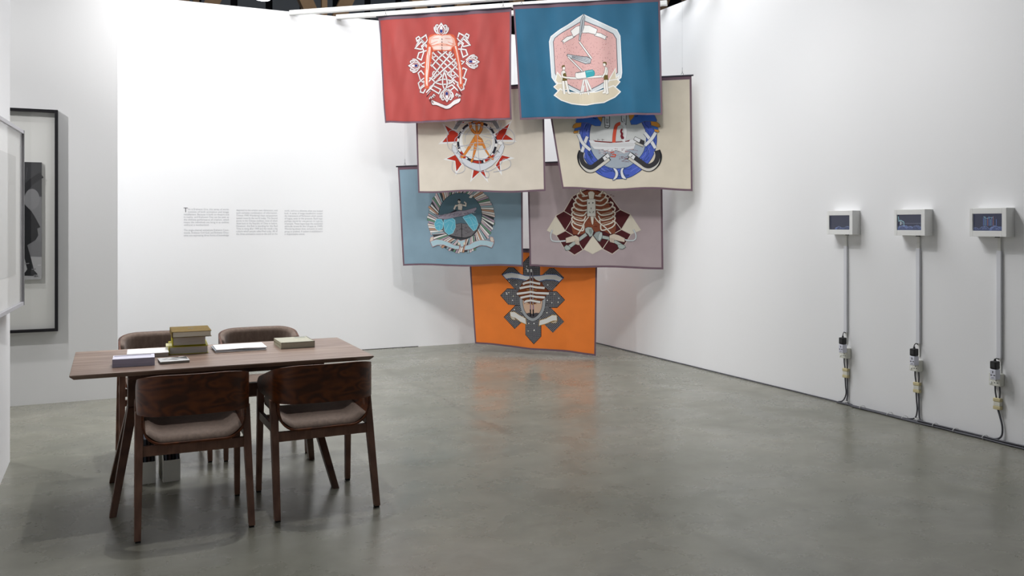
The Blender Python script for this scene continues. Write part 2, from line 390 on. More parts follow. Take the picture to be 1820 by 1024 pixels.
# white poles across the corner that carry the flags
def pole(x0, z0, z1, label, off=0):
    a = math.radians(40); dx, dy = math.cos(a), -math.sin(a)
    L = (5.55-x0)/dx
    t = thing('white_pole', label, 'pole', (x0, 10.05, 0), -a, 'white poles bridging the corner')
    bm = B(); box(bm, (0, -.03, z0), (L, .03, z1), .004); link('tube', bm, WHITE, t)
pole(1.88, 3.895, 3.945, 'front white pole above the red and teal flags')
pole(2.42, 3.90, 3.95, 'second white pole just behind the front one')
pole(2.95, 3.90, 3.95, 'third white pole hidden behind the upper flags')

# ------------------------------------------------------------------ flags
NU, NV = 56, 40
HEM = mat('mauve_hem_binding', '#6c5762', .8, .2)
ROD = mat('dark_anodised_rod', '#3b3943', .35, .5, metal=.5)
WIRE = mat('thin_steel_wire', '#b9bbbd', .4, .5, metal=.6)
def bil(q, u, v): return (q[0]*(1-u)+q[1]*u)*(1-v)+(q[2]*(1-u)+q[3]*u)*v
def flag(name, label, color, w, px, folds, art, zoom, drop, seed, ext, rough=.62):
    """w: four corner points TL TR BL BR in metres; px: the same corners in the drawing frame of the print"""
    rnd = random.Random(seed)
    W = [Vector(p) for p in w]; org = (W[0]+W[1])/2
    q = [p-org for p in W]
    n = (W[1]-W[0]).cross(W[2]-W[0]).normalized()
    if n.y > 0: n = -n
    ph = [rnd.uniform(0, 6.28) for _ in range(8)]
    def disp(u, v):
        d = 0
        for (amp, fr, sk, grow) in folds:
            k = int(fr*7) % 8
            d += amp*math.sin(2*PI*fr*(u+sk*v)+ph[k])*(1-grow+grow*v)
        d += .004*math.sin(2*PI*1.3*u+ph[0])*v
        return d*min(1, .25+v*2.5)
    def sag(u, v): return v*drop*math.sin(2*PI*1.6*u+ph[3])
    def raw(u, v):
        p = bil(q, u, v); return p+n*disp(u, v)+Vector((0, 0, sag(u, v)))
    V = [[raw(i/NU, j/NV) for j in range(NV+1)] for i in range(NU+1)]
    def surf(u, v, lift=0):
        x = min(max(u, 0), 1)*NU; y = min(max(v, 0), 1)*NV; i = min(int(x), NU-1); j = min(int(y), NV-1); a, b = x-i, y-j
        if a+b <= 1: return V[i][j]+(V[i+1][j]-V[i][j])*a+(V[i][j+1]-V[i][j])*b+n*lift
        return V[i+1][j+1]+(V[i][j+1]-V[i+1][j+1])*(1-a)+(V[i+1][j]-V[i+1][j+1])*(1-b)+n*lift
    t = thing(name, label, 'flag', org, 0, 'printed flags hung in the corner')
    bm = B(); slab(bm, lambda u, v: surf(u, v, 0), lambda u, v: surf(u, v, -.0015), NU, NV, True)
    link('cloth', bm, cloth_mat('cloth_'+color.strip('#'), color, rough), t, True)
    # hem
    hw, hh = .0125, .017
    P = Print(lambda p: (p[0], p[1]), surf, (NU, NV), .0008, .00005)
    P.poly('#6c5762', [(0, 0), (1, 0), (1, hh*1.7), (0, hh*1.7)]); P.poly('#6c5762', [(0, 1-hh), (1, 1-hh), (1, 1), (0, 1)])
    P.poly('#6c5762', [(0, 0), (hw, 0), (hw, 1), (0, 1)]); P.poly('#6c5762', [(1-hw, 0), (1, 0), (1, 1), (1-hw, 1)])
    P.build('hem_binding', t, lambda c: HEM)
    # print
    X = [Vector(p) for p in px]; ox, oy, sc = zoom
    def touv(p):
        x, y = p[0]/sc+ox, p[1]/sc+oy; u = v = .5
        for _ in range(6):
            lx = X[0].x*(1-v)+X[2].x*v; rx = X[1].x*(1-v)+X[3].x*v; u = (x-lx)/(rx-lx)
            ty = X[0].y*(1-u)+X[1].y*u; by = X[2].y*(1-u)+X[3].y*u; v = (y-ty)/(by-ty)
        return (min(max(u, .013), .987), min(max(v, .02), .985))
    P = Print(touv, surf, (NU, NV)); art(P, rnd); P.build('printed_emblem', t, ink)
    # rod, hooks, wires
    ax = (q[1]-q[0]).normalized()
    bm = B(); tube(bm, [q[0]-ax*ext[0]+Vector((0, 0, .006)), q[1]+ax*ext[1]+Vector((0, 0, .006))], .0085, 10); link('rod', bm, ROD, t, True)
    for f in (.06, .94):
        p = q[0].lerp(q[1], f)+Vector((0, 0, .006))
        bm = B(); tube(bm, [p+Vector((0, 0, .006))+ax*(.011*math.cos(k))+Vector((0, 0, .011+.011*math.sin(k))) for k in [x*PI/6-PI/2 for x in range(11)]], .0025, 6)
        tube(bm, [p+Vector((0, 0, .03)), p+Vector((0, 0, .045))], .004, 6)
        tube(bm, [p+Vector((0, 0, .045)), p+Vector((0, 0, min(.085, 3.890-org.z-p.z)))], .0022, 6)
        h = link('hook', bm, STEEL, t)
        bm = B(); tube(bm, [p+Vector((0, 0, min(.08, 3.888-org.z-p.z))), Vector((p.x, p.y, 3.892-org.z))], .0007, 5); link('wire', bm, WIRE, h)
    return t

# ---- emblem drawings (drawing units)
def art_red(P, r):
    wh, ol, mr = '#ece6e6', '#5d2b30', '#8e3a3c'
    mir = lambda L: [(955-x, y-.05*(955-2*x)) for x, y in L]
    def both(L, w=13, sm=False):
        P.stroke(wh, L, w, smooth=sm, oc=ol, ow=2.5); P.stroke(wh, mir(L), w, smooth=sm, oc=ol, ow=2.5)
    # lattice
    for L in ([(375, 440), (560, 625)], [(395, 400), (660, 660)], [(440, 385), (620, 560)], [(478, 372), (612, 500)], [(372, 510), (470, 610)],
              [(610, 440), (395, 650)], [(560, 395), (340, 690)], [(515, 380), (375, 530)], [(625, 500), (520, 600)], [(480, 610), (360, 735)], [(520, 600), (690, 760)]):
        P.stroke(wh, L, 13, oc=ol, ow=2.5)
    for x, y in ((407, 600), (572, 592), (402, 418), (556, 405)):
        P.stroke(wh, [(x+20*math.cos(a), y+24*math.sin(a)) for a in [k*PI/6 for k in range(10)]], 10, oc=ol, ow=2)
    # corner knots
    both([(330, 262), (318, 225), (262, 262), (212, 352), (272, 362), (338, 268)])
    both([(212, 352), (275, 285), (330, 345)]); both([(318, 318), (262, 258), (232, 285), (222, 256), (246, 240), (268, 262), (330, 330)], 12)
    both([(332, 375), (250, 395), (234, 445), (275, 465), (300, 385), (275, 330), (330, 285)])
    both([(310, 610), (275, 568), (240, 588), (268, 660), (312, 690)]); both([(310, 640), (240, 684), (258, 735), (312, 700)])
    both([(300, 665), (340, 720), (300, 780), (265, 770), (272, 738), (350, 690)], 13)
    both([(372, 742), (440, 786), (460, 748), (392, 712), (330, 780)])
    both([(350, 640), (372, 640), (420, 690)], 12)
    P.stroke(wh, [(385, 715), (420, 672), (490, 652), (560, 668), (590, 700)], 13, smooth=True, oc=ol, ow=2.5)
    P.stroke(wh, [(405, 680), (470, 700), (540, 692), (585, 650)], 13, smooth=True, oc=ol, ow=2.5)
    P.stroke(wh, [(498, 570), (482, 640), (480, 700), (500, 750), (520, 700), (515, 640), (492, 570)], 12, smooth=True, oc=ol, ow=2.5)
    both([(372, 520), (330, 490), (290, 500), (262, 515)], 12, True); both([(372, 490), (330, 530), (290, 530), (262, 505)], 12, True)
    # four cartouches
    def cart(cx, cy, ang):
        ca, sa = math.cos(ang), math.sin(ang)
        T = lambda L: [(cx+x*ca-y*sa, cy+x*sa+y*ca) for x, y in L]
        for s in (-1, 1):
            P.stroke(wh, T([(-60, 12*s), (-20, 52*s), (15, 62*s), (22, 44*s), (8, 40*s)]), 13, smooth=True, oc=ol, ow=2.5)
            P.stroke(wh, T([(-10, 44*s), (30, 50*s), (44, 36*s), (34, 28*s)]), 11, smooth=True, oc=ol, ow=2.5)
        P.poly(wh, T([(70, 0), (40, 22), (10, 40), (-35, 36), (-62, 0), (-35, -36), (10, -40), (40, -22)]), ol, 3)
        P.poly(mr, T([(46, 0), (5, 28), (-32, 24), (-50, 0), (-32, -24), (5, -28)]))
        P.poly(wh, T([(34, 0), (2, 20), (-28, 17), (-40, 0), (-28, -17), (2, -20)])); P.poly(mr, T([(30, 0), (2, 16), (-26, 14), (-36, 0), (-26, -14), (2, -16)]))
        P.ell('#f4f2f4', *T([(14, 0)])[0], 22, 11, ang); P.ell('#2b3f86', *T([(-16, 0)])[0], 16, 11, ang)
    cart(469, 175, -PI/2); cart(203, 517, PI); cart(768, 486, 0); cart(516, 805, PI/2)
    # torso
    og, pk, pl = '#dd6848', '#efb5a2', '#f3d9d0'
    P.poly(og, [(338, 300), (343, 252), (368, 228), (420, 220), (476, 224), (540, 212), (585, 226), (608, 262), (620, 330), (640, 420), (662, 500), (675, 580), (672, 640), (680, 690), (672, 752), (655, 720), (640, 735), (628, 690), (632, 620), (618, 520), (592, 430), (572, 345), (560, 382), (520, 374), (476, 386), (430, 380), (392, 392), (380, 345), (384, 420), (364, 520), (356, 600), (352, 690), (356, 742), (334, 735), (322, 752), (312, 700), (310, 620), (312, 500), (326, 400), (332, 340)])
    P.poly(pk, [(350, 300), (356, 256), (410, 230), (476, 232), (545, 222), (590, 260), (604, 320), (565, 340), (552, 368), (476, 374), (400, 376), (378, 335)])
    P.poly(pl, [(390, 330), (376, 285), (410, 244), (470, 238), (474, 300), (440, 312)], smooth=True); P.poly(pl, [(480, 300), (482, 238), (540, 232), (572, 280), (560, 322), (520, 310)], smooth=True)
    P.poly(pl, [(398, 345), (470, 335), (470, 368), (410, 366)], smooth=True); P.poly(pl, [(484, 335), (550, 336), (540, 362), (486, 368)], smooth=True)
    for L in ([(352, 340), (372, 345), (352, 520), (340, 640), (344, 715), (326, 715), (322, 600), (330, 430)], [(590, 330), (606, 330), (632, 450), (656, 560), (662, 700), (644, 700), (640, 600), (622, 480)]):
        P.poly(pl, L)
    for L in ([(352, 360), (335, 560)], [(360, 420), (346, 640)], [(600, 360), (640, 540)], [(616, 430), (655, 640)], [(365, 320), (440, 290)], [(372, 332), (450, 322)], [(525, 290), (585, 315)], [(510, 318), (575, 330)], [(388, 270), (450, 262)], [(500, 258), (560, 262)]):
        P.stroke(og, L, 4)
    for y in (262, 290, 318, 345, 366): P.stroke('#5a2730', [(476, y), (478, y+14)], 6)
    for x in (330, 345, 650, 662): P.stroke(og, [(x, 700), (x+2, 745)], 5)
    # swords, ribbon
    P.stroke('#3a2a30', [(335, 820), (378, 755)], 7); P.stroke(wh, [(340, 800), (372, 762)], 4); P.stroke('#3a2a30', [(665, 805), (622, 752)], 7)
    P.poly(wh, [(378, 850), (425, 868), (470, 888), (510, 902), (555, 882), (590, 852), (648, 836), (640, 872), (590, 900), (548, 930), (505, 934), (465, 918), (420, 898), (385, 894)], ol, 4, smooth=True)
    for x, y in ((372, 832), (388, 820), (398, 806), (640, 815), (622, 806), (610, 800)):
        P.stroke(wh, [(x-12, y+12), (x, y-10), (x+12, y+6)], 8, oc=ol, ow=3)
    for k in range(4): P.stroke(ol, [(362+k*9, 842+k*6), (368+k*9, 868+k*5)], 5)

def art_teal(P, r):
    dk, wh, bg = '#3b4048', '#eeedea', '#d8cdb6'
    hexo = [(485, 82), (640, 160), (800, 232), (830, 290), (846, 640), (838, 690), (790, 730), (640, 800), (500, 858), (360, 800), (220, 745), (180, 690), (152, 345), (168, 295), (320, 195)]
    P.poly('#d3dadd', hexo, '#eef0f0', 8)
    P.poly('#1f5d77', [(325, 790), (350, 800), (392, 820), (330, 815)]); P.poly('#1f5d77', [(640, 808), (700, 782), (690, 800), (650, 820)])
    inn = [(482, 138), (620, 200), (765, 268), (795, 318), (806, 640), (760, 690), (640, 760), (500, 832), (360, 765), (240, 700), (212, 650), (192, 345), (208, 312), (340, 222)]
    P.poly('#dcb0ac', inn, '#565c66', 7)
    # speckle
    import itertools
    def inside(x, y):
        c = False; j = len(inn)-1
        for i in range(len(inn)):
            if (inn[i][1] > y) != (inn[j][1] > y) and x < (inn[j][0]-inn[i][0])*(y-inn[i][1])/(inn[j][1]-inn[i][1])+inn[i][0]: c = not c
            j = i
        return c
    P.layer += 1
    n = 0
    while n < 420:
        x, y = r.uniform(205, 800), r.uniform(150, 820)
        if inside(x, y) and inside(x+12, y) and inside(x-12, y):
            a = r.uniform(0, PI); l = r.uniform(4, 9); P.stroke(r.choice(['#7d5a66', '#8d6a72', '#9a4f52', '#6c5a6e']), [(x, y), (x+l*math.cos(a), y+l*math.sin(a))], 3, keep=True); n += 1
    # leaves
    for L in ([(232, 640), (282, 695), (300, 760), (262, 770), (215, 720)], [(200, 780), (240, 745), (330, 740), (340, 800), (240, 815)], [(785, 602), (792, 690), (820, 668), (790, 740), (700, 770), (740, 690)], [(828, 730), (800, 705), (730, 720), (690, 790), (790, 775)]):
        P.poly(bg, L, wh, 9)
    P.poly(bg, [(205, 862), (262, 795), (300, 822), (420, 832), (600, 830), (700, 800), (768, 768), (832, 826), (780, 880), (680, 928), (520, 948), (370, 935), (270, 905)], wh, 10)
    # ribbon in the hexagon
    P.poly(wh, [(385, 278), (325, 298), (276, 346), (296, 350), (290, 368), (340, 332), (398, 296)], dk, 4)
    P.poly(wh, [(598, 258), (650, 268), (712, 302), (696, 312), (702, 332), (640, 306), (590, 288)], dk, 4)
    P.poly(wh, [(360, 240), (412, 198), (470, 184), (540, 186), (620, 230), (604, 280), (530, 258), (450, 260), (386, 298)], dk, 4)
    # instrument arm
    P.poly('#b9bfc4', [(470, 108), (486, 78), (498, 108), (486, 210), (466, 262), (450, 335), (438, 330), (448, 220), (454, 150)], dk, 4)
    P.stroke('#6a7077', [(484, 110), (462, 250)], 5); P.stroke('#6a7077', [(474, 130), (452, 300)], 4)
    P.stroke(wh, [(444, 345), (562, 506)], 12, oc=dk, ow=4)
    P.poly('#c6cbcf', [(326, 478), (334, 464), (370, 468), (490, 486), (520, 486), (558, 512), (550, 552), (505, 556), (430, 524), (340, 492)], dk, 5)
    for k in range(4): P.stroke(dk, [(372, 478+k*5), (545, 500+k*15)], 3.5)
    P.stroke(wh, [(338, 490), (470, 622)], 11, oc=dk, ow=4)
    # trestle
    for L in ([(486, 704), (452, 846)], [(512, 704), (562, 812)], [(488, 760), (470, 840)], [(500, 704), (536, 852)]): P.stroke(wh, L, 14, oc='#8a8c8c', ow=3)
    P.stroke('#8a8c8c', [(448, 826), (560, 816)], 5)
    # board, pill
    P.stroke(wh, [(330, 692), (705, 678)], 17, oc='#6c6c68', ow=3)
    P.poly(wh, [(402, 650), (412, 634), (500, 620), (512, 688), (424, 696), (404, 682)], '#5b6064', 3)
    P.poly('#3fa3ad', [(500, 622), (570, 612), (588, 626), (594, 654), (584, 674), (512, 688)], '#2d7680', 3); P.stroke('#8fd0d4', [(512, 634), (574, 624)], 6)
    P.stroke('#555', [(415, 638), (495, 628)], 5)
    # two workers
    ol, sk, ov = '#4a463e', '#efece6', '#6a5a2c'
    P.stroke(sk, [(290, 712), (294, 780), (302, 845)], 22, oc=ol, ow=2.5); P.stroke(sk, [(316, 712), (330, 780), (342, 832), (362, 838)], 20, oc=ol, ow=2.5)
    P.poly(sk, [(274, 632), (300, 618), (318, 640), (322, 690), (290, 695), (274, 665)], ol, 3)
    P.poly(ov, [(286, 655), (300, 650), (312, 640), (322, 672), (330, 718), (282, 722), (284, 690)])
    P.stroke(sk, [(278, 640), (284, 682), (322, 690), (352, 688)], 14, oc=ol, ow=2.5)
    P.ell(sk, 298, 600, 14, 18, 0, ol, 3); P.poly(ov, [(276, 592), (284, 574), (306, 572), (310, 586), (290, 590), (282, 606)])
    P.stroke(sk, [(692, 712), (688, 770), (690, 832), (668, 836)], 20, oc=ol, ow=2.5); P.stroke(sk, [(706, 712), (708, 780), (714, 838), (700, 844)], 20, oc=ol, ow=2.5)
    P.poly(sk, [(690, 590), (712, 594), (720, 630), (714, 672), (682, 672), (690, 630)], ol, 3)
    P.poly(ov, [(682, 668), (718, 666), (720, 714), (678, 716)])
    P.stroke(sk, [(700, 604), (692, 650), (664, 690)], 14, oc=ol, ow=2.5)
    P.ell(sk, 686, 568, 13, 18, 0, ol, 3); P.poly(ov, [(668, 550), (680, 542), (704, 544), (708, 566), (700, 576), (694, 558), (678, 556)])

def art_beige_star(P, r):
    wh, rd, dk, gy, pl, og = '#efefee', '#b73323', '#2f2e38', '#8d8f92', '#dadde2', '#dd8a3f'
    for w_, r_ in (([(120, 134), (365, 272), (350, 400), (74, 407), (200, 290)], [(162, 166), (338, 272), (342, 380), (128, 382), (216, 278)]),
                   ([(1040, 98), (958, 272), (1102, 378), (820, 372), (795, 282)], [(1006, 140), (950, 276), (1056, 350), (832, 352), (812, 290)]),
                   ([(138, 608), (300, 544), (400, 680), (306, 824), (296, 642)], [(186, 600), (300, 556), (386, 680), (318, 768), (304, 632)]),
                   ([(1072, 588), (905, 538), (820, 690), (914, 816), (890, 640)], [(1014, 578), (912, 552), (832, 684), (888, 752), (880, 634)]),
                   ([(492, 916), (524, 750), (684, 750), (734, 918), (616, 784)], [(520, 866), (540, 756), (670, 756), (706, 862), (622, 770)]),
                   ([(320, -60), (480, 60), (420, 150), (300, 150)], [(345, -20), (460, 70), (410, 140), (320, 140)]),
                   ([(860, -80), (700, 60), (760, 150), (860, 140)], [(835, -40), (720, 70), (770, 140), (845, 130)])):
        P.poly(wh, w_); P.poly(rd, r_, '#5a1d18', 2)
    P.poly(gy, [(270, 220), (330, 120), (420, 40), (760, 40), (840, 110), (885, 195), (850, 225), (780, 130), (400, 120), (320, 230)], wh, 5)
    P.ell(dk, 587, 392, 262, 278)
    for a0 in range(0, 360, 30):   # ring segments
        a, b = math.radians(a0+2), math.radians(a0+11)
        P.poly(wh, [(587+ra*math.cos(q), 392+ra*1.06*math.sin(q)) for ra, q in ((262, a), (262, b), (232, b), (232, a))])
    for a0 in (78, 128, 42, 262):
        a, b = math.radians(a0), math.radians(a0+24)
        P.poly(rd, [(587+ra*math.cos(q), 392+ra*1.06*math.sin(q)) for ra, q in ((262, a), (262, b), (232, b), (232, a))])
    P.ell(wh, 587, 385, 234, 240, 0, '#77777c', 4); P.ell('#dcd5c6', 590, 378, 205, 212)
    P.ell('#e9e7e2', 590, 400, 205, 200)
    P.poly('#d9d1c1', [(400, 330), (440, 240), (520, 180), (600, 165), (690, 190), (760, 270), (780, 360), (760, 440), (600, 500), (430, 470)], smooth=True)
    # ribbon
    P.poly(pl, [(262, 420), (300, 432), (330, 480), (380, 560), (440, 610), (520, 655), (612, 672), (700, 655), (780, 605), (850, 520), (890, 430), (925, 392), (942, 440), (920, 520), (860, 610), (780, 690), (690, 745), (612, 772), (530, 750), (440, 705), (350, 620), (290, 540), (256, 480)], '#4d4f55', 4)
    P.poly(wh, [(262, 420), (285, 390), (330, 400), (322, 430), (296, 440)], '#4d4f55', 3); P.poly(wh, [(925, 392), (890, 362), (850, 392), (870, 412), (900, 420)], '#4d4f55', 3)
    P.stroke(dk, [(320, 540), (345, 500), (395, 560)], 7); P.stroke(dk, [(810, 545), (850, 490), (880, 520)], 7)
    for L in ([(380, 545), (430, 590), (420, 612), (368, 570)], [(770, 560), (810, 535), (815, 560), (780, 590)]): P.poly(rd, L)
    # orange tripod
    do = '#8a4a1c'
    P.stroke(og, [(494, 130), (510, 205), (545, 255), (585, 285)], (34, 22), smooth=True, oc=do, ow=3); P.stroke(og, [(650, 128), (640, 205), (620, 250), (594, 285)], (34, 22), smooth=True, oc=do, ow=3)
    P.stroke(og, [(578, 140), (584, 290)], (18, 24), oc=do, ow=3); P.poly(og, [(536, 116), (620, 116), (630, 134), (530, 136)], do, 3)
    P.poly(og, [(545, 320), (578, 300), (560, 380), (420, 580), (400, 600), (372, 600), (360, 582), (400, 560), (450, 480), (510, 380)], do, 3)
    P.poly(og, [(550, 400), (592, 400), (572, 500), (530, 640), (512, 664), (498, 630), (522, 600), (540, 500)], do, 3)
    P.poly(og, [(610, 310), (650, 345), (672, 400), (710, 490), (760, 570), (806, 590), (796, 616), (770, 600), (740, 575), (690, 500), (652, 430)], do, 3)
    P.poly(og, [(560, 290), (602, 285), (612, 320), (648, 350), (650, 430), (600, 430), (560, 380), (545, 330)], do, 3); P.stroke(do, [(585, 335), (640, 350)], 6); P.stroke('#f2c48c', [(600, 360), (640, 372)], 10)
    # tangled wire
    wc = '#b2b6c3'
    for L in ([(300, 160), (420, 140), (600, 170), (800, 210), (980, 205), (1060, 280), (1060, 390), (960, 410), (915, 350), (960, 270)],
              [(200, 400), (190, 310), (250, 230), (400, 280), (600, 290), (760, 280), (830, 340), (860, 440), (800, 560)],
              [(300, 410), (300, 350), (350, 300), (500, 160), (600, 120)], [(270, 640), (260, 740), (340, 800), (430, 740), (360, 560), (320, 470), (420, 440), (560, 400), (700, 400), (760, 440), (720, 480), (600, 480), (500, 500)],
              [(430, 400), (440, 300), (540, 180)], [(690, 380), (740, 360), (770, 400), (740, 450), (640, 480), (520, 440), (360, 440)],
              [(590, 300), (600, 500), (620, 700), (640, 790), (720, 850), (740, 790), (690, 750)], [(800, 770), (940, 740), (1015, 690), (1010, 620), (930, 600), (880, 680), (700, 770), (480, 720), (380, 620)],
              [(640, 200), (720, 200), (790, 290), (800, 420), (740, 560), (640, 620), (540, 560)], [(900, 130), (880, 220), (800, 330), (640, 300)], [(190, 390), (220, 470), (330, 540), (520, 590), (740, 600), (880, 560)]):
        P.stroke(wc, L, 6.5, smooth=True)

def art_beige_wreath(P, r):
    bl, nv, wh, gy, dk, og = '#5267c4', '#2f4a78', '#e6e8ea', '#d6d9d8', '#3c3c40', '#e09a44'
    P.ell(gy, 740, 470, 420, 390); P.poly('#abb6c1', [(322, 500), (1160, 500), (1130, 640), (1040, 760), (900, 830), (740, 860), (580, 830), (430, 740), (350, 620)])
    ring = [(560, 60), (400, 110), (325, 210), (300, 320), (296, 420), (308, 530), (350, 640), (420, 730), (520, 810), (640, 855), (750, 862), (870, 850), (970, 800), (1060, 720), (1130, 620), (1165, 500), (1172, 400), (1160, 300), (1120, 210), (1060, 110), (920, 60)]
    P.stroke(nv, ring, 142, smooth=True); P.stroke(bl, ring, 126, smooth=True)
    C = catmull(ring, 8)
    for k in range(64):
        i = r.randrange(2, len(C)-14); o = r.uniform(-50, 50); L = []
        for m in range(0, 12, 3):
            a, b = C[i+m], C[i+m+1]; t = (b-a).normalized(); nn = Vector((-t.y, t.x)); L.append(a+nn*(o+r.uniform(-16, 16)))
        P.stroke(nv if k % 4 else '#7d8fe0', L, 6, smooth=True)
    # hanging labels
    for L in ([(566, 60), (628, 60), (632, 250), (610, 272), (570, 262)], [(780, 60), (850, 60), (842, 232), (800, 200), (786, 180)]):
        P.poly(wh, L, '#2a2a2c', 8)
    P.stroke('#2a2a2c', [(590, 150), (590, 205), (612, 205), (610, 150)], 7); P.stroke('#2a2a2c', [(575, 235), (625, 245)], 7); P.stroke('#2a2a2c', [(815, 150), (820, 195)], 7)
    # boat
    P.poly(wh, [(355, 432), (470, 422), (640, 440), (830, 440), (930, 424), (985, 440), (960, 500), (940, 552), (840, 560), (820, 600), (720, 560), (610, 580), (520, 548), (430, 545), (384, 500)], '#a9a4a4', 3)
    P.poly('#7c2b2b', [(410, 432), (640, 448), (840, 444), (895, 432), (880, 452), (640, 464), (440, 450)])
    for y in (474, 490, 505): P.stroke('#9c9697', [(372, y), (945, y+4)], 3)
    for x in (480, 538): P.stroke('#6f6a6a', [(x, 455), (x-8, 415), (x+20, 425)], 5)
    P.stroke('#dc5a42', [(684, 460), (690, 370), (702, 290), (722, 236), (772, 212)], 38, smooth=True, oc='#a83c2c', ow=3)
    P.stroke(wh, [(776, 212), (812, 232), (830, 280), (832, 360), (808, 452)], 38, smooth=True, oc='#a9a4a4', ow=3)
    P.ell('#d9dcda', 745, 352, 26, 34); P.poly('#7a2430', [(772, 292), (794, 276), (800, 300), (790, 316), (806, 350), (800, 370), (818, 398), (812, 420), (780, 414), (768, 380), (776, 350), (764, 322)])
    for k in range(60):
        x, y = r.uniform(480, 985), r.uniform(540, 640); l = r.uniform(12, 46); P.stroke(r.choice(['#8d6068', '#e7dfe0', '#e7dfe0', '#b8888c']), [(x, y), (x+l/2, y+r.uniform(-8, 8)), (x+l, y+r.uniform(-6, 6))], 5)
    for k in range(18):
        x, y = r.uniform(740, 850), r.uniform(640, 720); l = r.uniform(12, 40); P.stroke('#8d6068', [(x, y), (x+l, y+r.uniform(-6, 6))], 4)
    P.stroke('#dc5a42', [(640, 590), (688, 580)], 12); P.stroke('#dc5a42', [(645, 640), (700, 642), (708, 615), (660, 610)], 12)
    # magnets
    P.poly(dk, [(960, 395), (1082, 452), (1074, 508), (940, 430)], '#222', 4); P.poly(wh, [(960, 392), (1034, 428), (1016, 474), (940, 428)], '#222', 5); P.poly('#c9c7c0', [(952, 480), (975, 462), (1070, 505), (1060, 530)], '#333', 3)
    for s in (0, 1):
        m = (lambda L: [(1502-x, y-4) for x, y in L]) if s else (lambda L: L)
        P.stroke('#26262a', m([(262, 580), (240, 650), (262, 740), (330, 808), (402, 808), (480, 752), (620, 648)]), 86, smooth=True)
        P.stroke('#d6d3cb', m([(268, 590), (254, 660), (274, 748), (338, 812), (406, 810), (486, 756), (616, 660)]), 66, smooth=True)
        P.stroke(dk, m([(262, 580), (250, 650), (276, 732), (342, 780), (400, 778), (470, 728), (606, 622)]), 62, smooth=True)
        P.poly(wh, m([(534, 652), (606, 594), (636, 640), (562, 700)]), '#222', 5); P.stroke('#222', m([(575, 640), (600, 660)]), 8)
    # crossed white bands
    for L in ([(335, 385), (300, 470), (262, 590)], [(216, 360), (270, 470), (375, 560)], [(1085, 345), (1160, 440), (1222, 545)], [(1225, 340), (1170, 430), (1088, 510)]):
        P.stroke(wh, L, 40, smooth=True, oc=nv, ow=5)
    P.poly(wh, [(672, 786), (716, 800), (742, 860), (720, 920), (668, 944), (696, 890), (700, 840)], nv, 6, smooth=True); P.poly(wh, [(815, 786), (776, 800), (768, 860), (790, 920), (846, 936), (812, 880), (800, 830)], nv, 6, smooth=True)
    # bows
    bb = '#4472cc'
    for s in (0, 1):
        m = (lambda L: [(1420-x, y-12) for x, y in L]) if s else (lambda L: L)
        P.poly(og, m([(440, 100), (540, 120), (524, 200), (470, 160)]), '#7a7460', 5)
        P.poly(bb, m([(205, 130), (300, 60), (440, 70), (480, 150), (525, 200), (510, 246), (440, 246), (330, 205), (262, 205), (190, 225), (180, 190)]), '#6f7488', 6)
        P.poly(og, m([(148, 240), (185, 212), (258, 205), (250, 258), (165, 282), (136, 272)]), '#7a7460', 5)
        P.poly(bb, m([(172, 282), (250, 262), (240, 290), (200, 312), (160, 310)]), '#6f7488', 5); P.poly(og, m([(160, 318), (212, 308), (208, 340), (160, 350), (148, 338)]), '#7a7460', 5)
    P.stroke('#1d2f5c', [(410, 140), (460, 155)], 8); P.stroke('#1d2f5c', [(960, 128), (1000, 118)], 8)

